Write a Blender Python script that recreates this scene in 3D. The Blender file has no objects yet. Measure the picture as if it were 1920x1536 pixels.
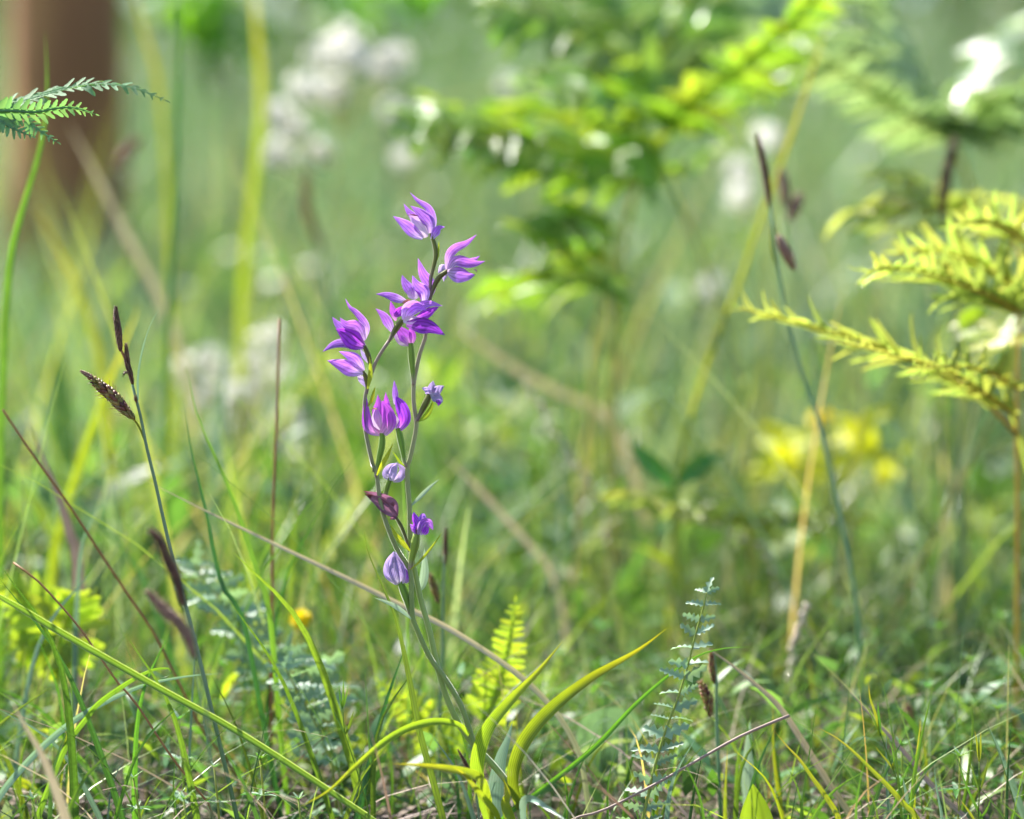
import bpy, math, random
import numpy as np
from mathutils import Vector, Matrix, Quaternion, noise
R = math.radians
random.seed(7); rng = np.random.default_rng(11)
scn = bpy.context.scene
col = scn.collection

# ------------------------------------------------------------------ camera
LENS, W0, H0 = 85.0, 1920, 1536
S = 36.0 / LENS / W0                       # metres per photo pixel at 1 m
PITCH = math.atan(288 * S)                 # horizon on photo row 480
CAMZ = math.sin(PITCH) + math.cos(PITCH) * 872 * S   # ground on row 1640 at 1 m
C = Vector((0, 0, CAMZ))
FW = Vector((0, math.cos(PITCH), -math.sin(PITCH)))
UP = Vector((0, math.sin(PITCH), math.cos(PITCH)))
RT = Vector((1, 0, 0))
cd = bpy.data.cameras.new('camera'); cam = bpy.data.objects.new('camera', cd); col.objects.link(cam)
cd.lens = LENS; cd.sensor_width = 36; cd.sensor_fit = 'HORIZONTAL'
cd.clip_start = 0.02; cd.clip_end = 800
cam.location = C; cam.rotation_euler = (math.pi / 2 - PITCH, 0, 0)
cd.dof.use_dof = True; cd.dof.focus_distance = 1.0; cd.dof.aperture_fstop = 4.0
scn.camera = cam

# ------------------------------------------------------------------ light
SUN_EL, SUN_AZ = 50.0, -46.0               # sun high on the left, behind the plants
wd = bpy.data.worlds.new('World'); scn.world = wd; wd.use_nodes = True
wn = wd.node_tree.nodes; bgn = wn['Background']
sky = wn.new('ShaderNodeTexSky'); sky.sky_type = 'NISHITA'; sky.sun_disc = False
sky.sun_elevation = R(SUN_EL); sky.sun_rotation = R(SUN_AZ)
wd.node_tree.links.new(sky.outputs[0], bgn.inputs[0]); bgn.inputs[1].default_value = 0.11
sd = bpy.data.lights.new('sun', 'SUN'); sun = bpy.data.objects.new('sun', sd); col.objects.link(sun)
sd.energy = 5.0; sd.angle = R(0.6); sd.color = (1, .96, .88)
to_sun = Vector((math.sin(R(SUN_AZ)) * math.cos(R(SUN_EL)), math.cos(R(SUN_AZ)) * math.cos(R(SUN_EL)), math.sin(R(SUN_EL))))
sun.rotation_euler = to_sun.to_track_quat('Z', 'Y').to_euler(); sun.location = (-4, 2, 8)
scn.view_settings.view_transform = 'Standard'; scn.view_settings.look = 'None'
scn.view_settings.exposure = 1.46; scn.view_settings.gamma = 1
cy = scn.cycles
cy.use_denoising = True; cy.max_bounces = 6; cy.diffuse_bounces = 3; cy.glossy_bounces = 2
cy.transmission_bounces = 4; cy.transparent_max_bounces = 4; cy.sample_clamp_indirect = 6
cy.use_adaptive_sampling = True; cy.adaptive_threshold = .02
cy.caustics_reflective = False; cy.caustics_refractive = False

# ------------------------------------------------------------------ materials
def nodes_of(name):
    m = bpy.data.materials.new(name); m.use_nodes = True
    nt = m.node_tree; nt.nodes.clear()
    return m, nt, nt.nodes, nt.links

def math_n(nt, op, a, b=None, c=None, clamp=False):
    n = nt.nodes.new('ShaderNodeMath'); n.operation = op; n.use_clamp = clamp
    for i, v in enumerate((a, b, c)):
        if v is None: continue
        if isinstance(v, (int, float)): n.inputs[i].default_value = v
        else: nt.links.new(v, n.inputs[i])
    return n.outputs[0]

def mixc(nt, f, a, b, mode='MIX'):
    n = nt.nodes.new('ShaderNodeMix'); n.data_type = 'RGBA'; n.blend_type = mode
    if isinstance(f, (int, float)): n.inputs[0].default_value = f
    else: nt.links.new(f, n.inputs[0])
    for i, v in ((6, a), (7, b)):
        if isinstance(v, tuple): n.inputs[i].default_value = (*v[:3], 1)
        else: nt.links.new(v, n.inputs[i])
    return n.outputs[2]

def leafmat(name, base, trans=None, tmix=.45, rough=.38, var=.5, tip=None, tipfrom=.55, root=None, rootto=.25,
            veins=0, vamt=.35, island=False, sheen=0., ramp=None, nscale=90., spec=.5, huevar=.05, blotch=None, edge=None, edgew=.08):
    """thin plant tissue: reflecting skin plus light passing through"""
    m, nt, N, L = nodes_of(name)
    out = N.new('ShaderNodeOutputMaterial')
    at = N.new('ShaderNodeAttribute'); at.attribute_name = 'grad'
    sp = N.new('ShaderNodeSeparateXYZ'); L.new(at.outputs['Vector'], sp.inputs[0])
    t, s = sp.outputs[0], sp.outputs[1]
    if island:
        g = N.new('ShaderNodeNewGeometry'); rnd = g.outputs['Random Per Island']
    else:
        oi = N.new('ShaderNodeObjectInfo'); rnd = oi.outputs['Random']
    tc = N.new('ShaderNodeTexCoord')
    nz = N.new('ShaderNodeTexNoise'); nz.inputs['Scale'].default_value = nscale; nz.inputs['Detail'].default_value = 3
    L.new(tc.outputs['Object'], nz.inputs[0])
    nf = nz.outputs[0]
    if ramp:
        cr = N.new('ShaderNodeValToRGB'); L.new(rnd, cr.inputs[0]); e = cr.color_ramp.elements
        cr.color_ramp.interpolation = 'LINEAR'
        while len(e) < len(ramp): e.new(.5)
        for k, (p, c) in enumerate(ramp): e[k].position = p; e[k].color = (*c, 1)
        c = cr.outputs[0]
    else:
        rgb = N.new('ShaderNodeRGB'); rgb.outputs[0].default_value = (*base, 1); c = rgb.outputs[0]
    if tip: c = mixc(nt, math_n(nt, 'MULTIPLY', math_n(nt, 'SUBTRACT', t, tipfrom), 1 / (1 - tipfrom), clamp=True), c, tip)
    if root: c = mixc(nt, math_n(nt, 'SUBTRACT', 1, math_n(nt, 'DIVIDE', t, rootto), clamp=True), c, root)
    if blotch:
        n2 = N.new('ShaderNodeTexNoise'); n2.inputs['Scale'].default_value = blotch[1]; n2.inputs['Detail'].default_value = 4
        L.new(tc.outputs['Object'], n2.inputs[0])
        f = math_n(nt, 'MULTIPLY', math_n(nt, 'SUBTRACT', n2.outputs[0], blotch[2]), 8, clamp=True)
        c = mixc(nt, f, c, blotch[0])
    if edge:
        ds = math_n(nt, 'ABSOLUTE', math_n(nt, 'SUBTRACT', s, .5))
        c = mixc(nt, math_n(nt, 'MULTIPLY', math_n(nt, 'SUBTRACT', ds, .5 - edgew), 1 / edgew, clamp=True), c, edge)
    hs = N.new('ShaderNodeHueSaturation')
    L.new(math_n(nt, 'MULTIPLY_ADD', math_n(nt, 'SUBTRACT', rnd, .5), huevar, .5), hs.inputs['Hue'])
    r2 = math_n(nt, 'FRACT', math_n(nt, 'MULTIPLY', rnd, 17.3))
    v = math_n(nt, 'ADD', math_n(nt, 'MULTIPLY', math_n(nt, 'SUBTRACT', nf, .5), var * 1.4),
               math_n(nt, 'MULTIPLY_ADD', math_n(nt, 'SUBTRACT', r2, .5), var, 1))
    if veins:
        w = math_n(nt, 'SINE', math_n(nt, 'MULTIPLY_ADD', s, veins * 6.283, math_n(nt, 'MULTIPLY', nf, 1.5)))
        w = math_n(nt, 'POWER', math_n(nt, 'MULTIPLY_ADD', w, .5, .5), 3)
        v = math_n(nt, 'MULTIPLY', v, math_n(nt, 'SUBTRACT', 1, math_n(nt, 'MULTIPLY', w, vamt)))
    L.new(v, hs.inputs['Value']); L.new(c, hs.inputs['Color']); c = hs.outputs[0]
    p = N.new('ShaderNodeBsdfPrincipled'); L.new(c, p.inputs['Base Color'])
    p.inputs['Roughness'].default_value = rough; p.inputs['Specular IOR Level'].default_value = spec
    if sheen:
        p.inputs['Sheen Weight'].default_value = sheen; p.inputs['Sheen Roughness'].default_value = .3
    bp = N.new('ShaderNodeBump'); bp.inputs['Strength'].default_value = .25; bp.inputs['Distance'].default_value = .0006
    L.new(nf, bp.inputs['Height']); L.new(bp.outputs[0], p.inputs['Normal'])
    if tmix > 0:
        k = trans or (1.6, 1.6, .7)
        tr = N.new('ShaderNodeBsdfTranslucent'); L.new(mixc(nt, 1., c, k, 'MULTIPLY'), tr.inputs[0])
        mx = N.new('ShaderNodeMixShader'); mx.inputs[0].default_value = tmix
        L.new(p.outputs[0], mx.inputs[1]); L.new(tr.outputs[0], mx.inputs[2]); L.new(mx.outputs[0], out.inputs[0])
    else:
        L.new(p.outputs[0], out.inputs[0])
    return m

M = {}
M['petal'] = leafmat('petal', (.49, .20, .82), (1.2, 1.05, 1.1), .45, .5, .5, root=(.74, .58, .88), rootto=.4, veins=4, vamt=.38, sheen=.15, huevar=.03, spec=.2, edge=(.70, .50, .88), edgew=.08, nscale=420)
M['petal_deep'] = leafmat('petal_deep', (.40, .09, .76), (1.25, .8, 1.1), .5, .5, .5, root=(.62, .30, .80), rootto=.25, veins=4, vamt=.45, huevar=.02, spec=.2, edge=(.58, .28, .84), edgew=.05, nscale=420)
M['petal_mag'] = leafmat('petal_mag', (.47, .14, .70), (1.25, .8, 1.0), .45, .5, .3, root=(.75, .5, .74), rootto=.4, veins=4, vamt=.25, huevar=.02, spec=.2, nscale=420)
M['lip'] = leafmat('lip', (.78, .62, .82), (1.1, 1., 1.), .4, .5, .15, tip=(.6, .35, .8), tipfrom=.5, veins=4, vamt=.15, huevar=.02, spec=.2, nscale=420)
M['crest'] = leafmat('crest', (.62, .34, .18), (1, 1, 1), .2, .6, .5, nscale=900)
M['wilt'] = leafmat('wilt', (.56, .44, .80), (1.1, 1, 1.05), .45, .55, .3, root=(.78, .7, .82), rootto=.3, veins=6, vamt=.6, huevar=.02, spec=.2, edge=(.75, .68, .88), edgew=.05, nscale=420)
M['brownwilt'] = leafmat('brownwilt', (.40, .20, .30), (1.1, .9, 1), .35, .55, .4, tip=(.22, .08, .06), tipfrom=.75, veins=6, vamt=.6, huevar=.02, spec=.2, blotch=((.16, .05, .05), 300, .56), nscale=420)
M['ostem'] = leafmat('ostem', (.30, .38, .12), (1.3, 1.3, .8), .2, .5, .3, tip=(.36, .27, .24), tipfrom=.5, sheen=.9, huevar=.02, spec=.25)
M['ovary'] = leafmat('ovary', (.20, .20, .05), (1.3, 1.3, .6), .2, .5, .35, root=(.36, .24, .26), rootto=.45, veins=3, vamt=.45, sheen=.5, huevar=.03, spec=.25)
M['ovary_green'] = leafmat('ovary_green', (.24, .36, .06), (1.3, 1.3, .6), .25, .5, .3, root=(.42, .30, .30), rootto=.3, veins=3, vamt=.4, sheen=.5, huevar=.03, spec=.25)
M['bract'] = leafmat('bract', (.34, .42, .04), (1.5, 1.4, .5), .5, .4, .25, veins=3, vamt=.2, huevar=.03, spec=.35)
M['bract_pale'] = leafmat('bract_pale', (.34, .46, .34), (1.2, 1.2, .9), .35, .35, .2, veins=3, vamt=.2, huevar=.03)
M['oleaf'] = leafmat('oleaf', (.21, .32, .03), (1.7, 1.55, .6), .55, .44, .5, tip=(.36, .36, .03), tipfrom=.5, veins=7, vamt=.45, huevar=.02, edge=(.30, .38, .05), edgew=.06, blotch=((.20, .15, .05), 160, .69))
M['oleaf_pale'] = leafmat('oleaf_pale', (.22, .34, .27), (1.2, 1.2, .9), .3, .35, .2, veins=6, vamt=.18, huevar=.02)
M['grass'] = leafmat('grass', (.10, .20, .03), (1.9, 1.7, .6), .45, .36, .6, veins=2, vamt=.3, huevar=.06)
M['grass_yellow'] = leafmat('grass_yellow', (.24, .31, .03), (1.7, 1.5, .5), .5, .36, .3, tip=(.42, .37, .08), tipfrom=.75, veins=2, vamt=.25, huevar=.03)
M['grass_fold'] = leafmat('grass_fold', (.15, .28, .04), (1.9, 1.7, .6), .45, .34, .3, veins=1.5, vamt=.45, huevar=.02, edge=(.45, .55, .38), edgew=.12)
M['grass_dark'] = leafmat('grass_dark', (.045, .13, .035), (1.9, 1.9, .6), .3, .33, .4, veins=2, vamt=.3, huevar=.04)
M['grass_blue'] = leafmat('grass_blue', (.17, .28, .22), (1.3, 1.3, .8), .35, .34, .3, veins=2, vamt=.2, huevar=.03)
M['straw'] = leafmat('straw', (.50, .43, .30), (1.2, 1.1, .8), .3, .5, .4, root=(.16, .24, .10), rootto=.45, veins=2, vamt=.25, huevar=.03)
M['dry'] = leafmat('dry', (.34, .25, .21), (1.1, 1., .8), .2, .5, .5, veins=2, vamt=.3, huevar=.04)
M['redstem'] = leafmat('redstem', (.30, .12, .05), (1.2, 1, .8), .2, .5, .5, root=(.10, .16, .04), rootto=.25, huevar=.03)
M['sedge'] = leafmat('sedge', (.19, .30, .16), (1.3, 1.3, .8), .15, .38, .25, root=(.05, .16, .03), rootto=.5, huevar=.03)
M['spike_dark'] = leafmat('spike_dark', (.13, .06, .03), (1, 1, 1), .1, .5, .9, island=True, huevar=.05)
M['spike_brown'] = leafmat('spike_brown', (.19, .09, .03), None, .15, .45, .7, island=True, ramp=[(0, (.10, .035, .02)), (.35, (.24, .09, .04)), (.6, (.30, .22, .05)), (.8, (.20, .16, .03)), (1, (.32, .15, .10))])
M['spike_pale'] = leafmat('spike_pale', (.30, .17, .12), None, .15, .5, .5, island=True)
M['fern'] = leafmat('fern', (.20, .33, .05), (1.6, 1.5, .55), .45, .28, .6, veins=0, huevar=.06, spec=.6)
M['fern_blue'] = leafmat('fern_blue', (.18, .33, .17), (1.4, 1.5, .6), .42, .6, .4, huevar=.04, spec=.3)
M['fern_pale'] = leafmat('fern_pale', (.24, .34, .20), (1.6, 1.6, .8), .42, .24, .35, huevar=.05, spec=.7)
M['fern_yellow'] = leafmat('fern_yellow', (.38, .44, .11), (1.3, 1.3, .75), .44, .2, .7, huevar=.06, spec=.85)
M['fern_young'] = leafmat('fern_young', (.33, .45, .05), (1.6, 1.5, .6), .52, .35, .3, huevar=.03, blotch=((.55, .15, .03), 55, .70))
M['fern_stem'] = leafmat('fern_stem', (.48, .46, .10), (1.2, 1.2, .6), .3, .4, .3, huevar=.04)
M['fern_stem_orange'] = leafmat('fern_stem_orange', (.46, .28, .03), (1.3, 1.2, .6), .15, .35, .3, huevar=.03)
M['milfoil'] = leafmat('milfoil', (.24, .36, .25), (1.3, 1.4, .7), .34, .34, .45, huevar=.05, spec=.5)
M['milfoil_stem'] = leafmat('milfoil_stem', (.30, .36, .06), (1.3, 1.3, .6), .15, .4, .3)
M['herb'] = leafmat('herb', (.09, .22, .05), (1.7, 1.7, .6), .4, .32, .5, veins=0, huevar=.07)
M['herb_yellow'] = leafmat('herb_yellow', (.20, .33, .03), (1.6, 1.5, .5), .5, .35, .35, veins=3, vamt=.2, huevar=.03)
M['herb_pale'] = leafmat('herb_pale', (.20, .34, .20), (1.3, 1.3, .7), .35, .4, .2, huevar=.03)
M['sapling_leaf'] = leafmat('sapling_leaf', (.12, .30, .025), (2.2, 1.9, .5), .55, .35, .4, huevar=.04)
M['dew_glint'] = leafmat('dew_glint', (.68, .56, .48), (1, 1, .9), .3, .18, .2, huevar=.02, spec=.8)  # pale pinkish tone paints the glints on dewy grass stems
M['white'] = leafmat('white', (.74, .73, .69), (1.05, 1.04, 1.0), .5, .5, .12, huevar=.01)
M['yellow'] = leafmat('yellow', (.90, .74, .015), (1, 1, .6), .4, .5, .15, huevar=.01)
M['yellow_lime'] = leafmat('yellow_lime', (.60, .64, .03), (1.2, 1.1, .5), .45, .5, .2, huevar=.02)
GR = [(0, (.02, .07, .03)), (.25, (.07, .15, .05)), (.42, (.14, .24, .10)), (.6, (.12, .23, .17)), (.78, (.18, .28, .22)), (.88, (.25, .30, .10)), (.94, (.36, .33, .24)), (1, (.28, .21, .16))]
M['meadow'] = leafmat('meadow', (.1, .2, .03), (1.42, 1.42, .8), .44, .36, .85, island=True, ramp=GR, huevar=.04, nscale=3.5)
M['tallgrass'] = leafmat('tallgrass', (.1, .2, .03), (1.6, 1.5, .7), .45, .34, .4, island=True, ramp=[(0, (.08, .20, .06)), (.25, (.22, .33, .06)), (.45, (.36, .40, .08)), (.6, (.28, .38, .32)), (.8, (.16, .28, .18)), (.92, (.52, .46, .33)), (1, (.40, .26, .16))], huevar=.03)
M['finegrass'] = leafmat('finegrass', (.1, .2, .03), (1.7, 1.6, .6), .42, .36, .6, island=True, nscale=5, ramp=[(0, (.03, .10, .03)), (.3, (.07, .17, .04)), (.55, (.13, .25, .06)), (.75, (.24, .32, .06)), (.88, (.18, .28, .20)), (.95, (.42, .37, .25)), (1, (.34, .20, .12))], huevar=.04)
M['deadgrass'] = leafmat('deadgrass', (.4, .33, .24), (1.1, 1, .8), .25, .5, .5, island=True, ramp=[(0, (.22, .14, .11)), (.4, (.40, .31, .24)), (.8, (.54, .46, .36)), (1, (.36, .22, .13))])
M['litter'] = leafmat('litter', (.2, .15, .12), (1.1, 1, .8), .15, .55, .5, island=True, ramp=[(0, (.07, .045, .035)), (.4, (.15, .10, .085)), (.75, (.25, .19, .15)), (.92, (.24, .17, .17)), (1, (.13, .15, .06))])
M['cover'] = leafmat('cover', (.1, .2, .05), (1.8, 1.7, .6), .4, .46, .8, island=True, ramp=[(0, (.025, .08, .02)), (.4, (.06, .15, .035)), (.7, (.10, .21, .10)), (.9, (.20, .28, .04)), (1, (.30, .34, .03))], huevar=.03, nscale=6)
M['crown'] = leafmat('crown', (.09, .17, .03), (1.8, 1.7, .6), .45, .4, .5, island=True, ramp=[(0, (.05, .12, .03)), (.4, (.09, .19, .04)), (.75, (.13, .24, .07)), (1, (.22, .30, .06))], huevar=.04)

def barkmat(name, c1, c2, sc):
    m, nt, N, L = nodes_of(name)
    out = N.new('ShaderNodeOutputMaterial'); p = N.new('ShaderNodeBsdfPrincipled'); L.new(p.outputs[0], out.inputs[0])
    tc = N.new('ShaderNodeTexCoord'); mp = N.new('ShaderNodeMapping'); mp.inputs['Scale'].default_value = (1, 1, .25)
    L.new(tc.outputs['Object'], mp.inputs[0])
    v = N.new('ShaderNodeTexNoise'); v.inputs['Scale'].default_value = sc; v.inputs['Detail'].default_value = 6; L.new(mp.outputs[0], v.inputs[0])
    f = math_n(nt, 'MULTIPLY', math_n(nt, 'SUBTRACT', v.outputs[0], .38), 4, clamp=True)
    L.new(mixc(nt, f, c1, c2), p.inputs[0]); p.inputs['Roughness'].default_value = .85
    b = N.new('ShaderNodeBump'); b.inputs['Strength'].default_value = .8; b.inputs['Distance'].default_value = .02
    L.new(v.outputs[0], b.inputs['Height']); L.new(b.outputs[0], p.inputs['Normal'])
    return m
M['pine_bark'] = barkmat('pine_bark', (.26, .11, .045), (.52, .26, .09), 9)
M['bark'] = barkmat('bark', (.08, .06, .05), (.2, .16, .12), 14)

def groundmat():
    m, nt, N, L = nodes_of('soil')
    out = N.new('ShaderNodeOutputMaterial'); p = N.new('ShaderNodeBsdfPrincipled'); L.new(p.outputs[0], out.inputs[0])
    tc = N.new('ShaderNodeTexCoord')
    n1 = N.new('ShaderNodeTexNoise'); n1.inputs['Scale'].default_value = 9; n1.inputs['Detail'].default_value = 8; L.new(tc.outputs['Object'], n1.inputs[0])
    n2 = N.new('ShaderNodeTexNoise'); n2.inputs['Scale'].default_value = 160; n2.inputs['Detail'].default_value = 5; L.new(tc.outputs['Object'], n2.inputs[0])
    c = mixc(nt, math_n(nt, 'MULTIPLY', math_n(nt, 'SUBTRACT', n2.outputs[0], .35), 3, clamp=True), (.045, .032, .026), (.12, .085, .07))
    c = mixc(nt, math_n(nt, 'MULTIPLY', math_n(nt, 'SUBTRACT', n1.outputs[0], .45), 5, clamp=True), c, (.07, .12, .03))
    L.new(c, p.inputs[0]); p.inputs['Roughness'].default_value = .9
    b = N.new('ShaderNodeBump'); b.inputs['Strength'].default_value = 1; b.inputs['Distance'].default_value = .006
    L.new(n2.outputs[0], b.inputs['Height']); L.new(b.outputs[0], p.inputs['Normal'])
    return m
M['soil'] = groundmat()

# ------------------------------------------------------------------ geometry helpers
def P(x, y, d=1.0):
    return C + d * (FW + RT * ((x - 960) * S) + UP * ((768 - y) * S))

def Z(ox, oy, s, pts):                      # enlarged-view coordinates -> photo pixels
    return [(ox + p[0] / s, oy + p[1] / s) + tuple(p[2:]) for p in pts]
Z1 = lambda *p: Z(580, 340, 5.12, p)
Z2 = lambda *p: Z(580, 620, 5.485, p)
Z3 = lambda *p: Z(640, 840, 4.266, p)
Z4 = lambda *p: Z(560, 1120, 2.667, p)
Z5 = lambda *p: Z(0, 540, 4.8, p)
Z6 = lambda *p: Z(1140, 1050, 2.4615, p)
ZA = lambda *p: Z(0, 1000, 4.8, p)
ZB = lambda *p: Z(360, 960, 4.8, p)
ZC = lambda *p: Z(300, 1240, 4.8, p)
ZD = lambda *p: Z(1500, 1240, 4.571, p)
ZT = lambda *p: Z(0, 0, 2.4, p)

def path(px, d=1.0):
    """photo pixels (x, y[, depth offset in px]) + depth (one, or first..last) -> world points"""
    n = len(px); out = []
    for i, p in enumerate(px):
        dd = d if isinstance(d, (int, float)) else d[0] + (d[1] - d[0]) * i / max(1, n - 1)
        if len(p) > 2: dd += p[2] * S
        out.append(P(p[0], p[1], dd))
    return out

def to_ground(w, lean=.5):
    """extend a tip->base polyline to the soil"""
    w = list(w)
    if w[-1].z > -.004:
        v = (w[-1] - w[-2]).normalized() * lean
        v = Vector((v.x * .6, v.y * .6, min(v.z, -.2) - .5)).normalized()
        k = (w[-1].z + .012) / -v.z
        w += [w[-1] + v * k * .5, w[-1] + v * k]
    return w

def smooth(pts, n):
    """Catmull-Rom, n samples"""
    p = [Vector(q) for q in pts]
    if len(p) == 2: return [p[0].lerp(p[1], i / (n - 1)) for i in range(n)]
    L = [0.]
    for a, b in zip(p, p[1:]): L.append(L[-1] + (b - a).length)
    e = [p[0] * 2 - p[1]] + p + [p[-1] * 2 - p[-2]]
    out = []
    for i in range(n):
        l = L[-1] * i / (n - 1); k = 0
        while k < len(p) - 2 and L[k + 1] < l: k += 1
        t = (l - L[k]) / max(1e-9, L[k + 1] - L[k]); t = min(1, max(0, t))
        a, b, c, dd = e[k:k + 4]
        out.append(.5 * ((2 * b) + (c - a) * t + (2 * a - 5 * b + 4 * c - dd) * t * t + (3 * b - a - 3 * c + dd) * t ** 3))
    return out

class MB:
    def __init__(s): s.v, s.f, s.g = [], [], []
    def add(s, v, f, g):
        o = len(s.v); s.v += [tuple(q) for q in v]; s.g += g; s.f += [tuple(i + o for i in q) for q in f]
    def mesh(s, name, mat, sm=True):
        me = bpy.data.meshes.new(name); me.from_pydata(s.v, [], s.f)
        a = me.attributes.new('grad', 'FLOAT_VECTOR', 'POINT')
        a.data.foreach_set('vector', np.array(s.g, dtype=np.float32).ravel())
        if sm: me.polygons.foreach_set('use_smooth', [True] * len(me.polygons))
        me.materials.append(M[mat] if isinstance(mat, str) else mat); me.update()
        return me

def tangents(p):
    return [(p[min(i + 1, len(p) - 1)] - p[max(i - 1, 0)]).normalized() for i in range(len(p))]

def g_blade(mb, pts, wf, n=12, nc=3, roll=0., cup=.25, face=None, wave=0., seed=0., trange=(0, 1)):
    """leaf / petal surface along pts (base->tip); wf(t) = full width in m"""
    q = smooth(pts, n); T = tangents(q); v = []; g = []
    for i in range(n):
        t = i / (n - 1)
        V = face if face is not None else (C - q[i]).normalized()
        s = T[i].cross(V)
        if s.length < 1e-4: s = T[i].cross(Vector((0.3, .2, 1)))
        s.normalize()
        r = roll if isinstance(roll, (int, float)) else roll[0] + (roll[1] - roll[0]) * t
        s = Quaternion(T[i], R(r)) @ s; nn = s.cross(T[i]).normalized()
        hw = wf(t) * .5
        for j in range(nc):
            u = -1 + 2 * j / (nc - 1)
            off = cup * hw * (u * u) if cup else 0
            if wave: off += wave * hw * math.sin(t * 9 + u * 2.1 + seed) * abs(u) + wave * hw * .6 * math.sin(t * 17 + u * 5 + seed * 2)
            v.append(q[i] + s * (u * hw) + nn * off)
            g.append((trange[0] + t * (trange[1] - trange[0]), (u + 1) / 2, 0))
    f = []
    for i in range(n - 1):
        for j in range(nc - 1):
            a = i * nc + j; f.append((a, a + 1, a + nc + 1, a + nc))
    mb.add(v, f, g)

def g_tube(mb, pts, rf, n=14, k=6, cap=True):
    q = smooth(pts, n); T = tangents(q); v = []; g = []; f = []
    s = T[0].orthogonal().normalized()
    for i in range(n):
        s = (s - T[i] * s.dot(T[i])).normalized(); b = T[i].cross(s); t = i / (n - 1); r = rf(t)
        for j in range(k):
            a = 2 * math.pi * j / k; v.append(q[i] + (s * math.cos(a) + b * math.sin(a)) * r); g.append((t, j / k, 0))
    for i in range(n - 1):
        for j in range(k):
            f.append((i * k + j, i * k + (j + 1) % k, (i + 1) * k + (j + 1) % k, (i + 1) * k + j))
    if cap: f += [tuple(range(k))[::-1], tuple((n - 1) * k + j for j in range(k))]
    mb.add(v, f, g)

def g_seed(mb, c, ax, l, r, k=5):
    """small pointed ellipsoid"""
    ax = ax.normalized(); s = ax.orthogonal().normalized(); b = ax.cross(s)
    v = [c - ax * l * .5]; g = [(0, 0, 0)]
    for h, rr in ((-.2, 1), (.2, .8)):
        for j in range(k):
            a = 6.283 * j / k; v.append(c + ax * l * h + (s * math.cos(a) + b * math.sin(a)) * r * rr); g.append((.5 + h, j / k, 0))
    v.append(c + ax * l * .5); g.append((1, 0, 0)); f = []
    for j in range(k):
        j2 = (j + 1) % k
        f += [(0, 1 + j2, 1 + j), (1 + j, 1 + j2, 1 + k + j2, 1 + k + j), (1 + k + j, 1 + k + j2, 1 + 2 * k)]
    mb.add(v, f, g)

def link(name, me, parent=None, mw=None):
    o = bpy.data.objects.new(name, me); col.objects.link(o)
    if mw is not None: o.matrix_basis = mw
    if parent is not None:
        o.parent = parent
        if parent.type == 'EMPTY': o.matrix_parent_inverse = Matrix.Translation(-parent.location)
    return o

def tag(o, label, cat, group=None, kind=None):
    if label: o['label'] = label
    if cat: o['category'] = cat
    if group: o['group'] = group
    if kind: o['kind'] = kind
    return o

def thing(name, loc, label, cat, group=None):
    o = bpy.data.objects.new(name, None); col.objects.link(o); o.location = loc; o.empty_display_size = .01
    return tag(o, label, cat, group)

# width profiles (t: base 0 -> tip 1)
def lance(w, peak=.42, base=.3, p=1.5):
    def f(t):
        if t < peak: k = t / peak; return w * (base + (1 - base) * math.sin(k * math.pi / 2))
        k = (t - peak) / (1 - peak); return w * max(.015, 1 - k ** p)
    return f
def strap(w, base=.6, taper=.55):
    def f(t):
        if t < .15: return w * (base + (1 - base) * t / .15)
        if t > taper: return w * max(.02, 1 - ((t - taper) / (1 - taper)) ** 1.4)
        return w
    return f

# ------------------------------------------------------------------ setting: ground, meadow
def make_ground():
    xs = np.concatenate([np.linspace(-150, -6, 14), np.linspace(-4, -1.1, 12), np.linspace(-1, 1, 90), np.linspace(1.1, 4, 12), np.linspace(6, 150, 14)])
    ys = np.concatenate([np.linspace(-60, -2, 8), np.linspace(-1, .6, 8), np.linspace(.7, 2.2, 80), np.linspace(2.4, 8, 20), np.linspace(10, 260, 16)])
    v = []
    for y in ys:
        for x in xs:
            z = .012 * noise.noise(Vector((x * 7, y * 7, 0))) + .006 * noise.noise(Vector((x * 31, y * 31, 3))) - .008
            v.append((x, y, z))
    nx = len(xs); f = [(j * nx + i, j * nx + i + 1, (j + 1) * nx + i + 1, (j + 1) * nx + i) for j in range(len(ys) - 1) for i in range(nx - 1)]
    mb = MB(); mb.v = v; mb.f = f; mb.g = [(0, 0, 0)] * len(v)
    o = link('ground', mb.mesh('ground', 'soil')); o['kind'] = 'structure'
make_ground()

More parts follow.
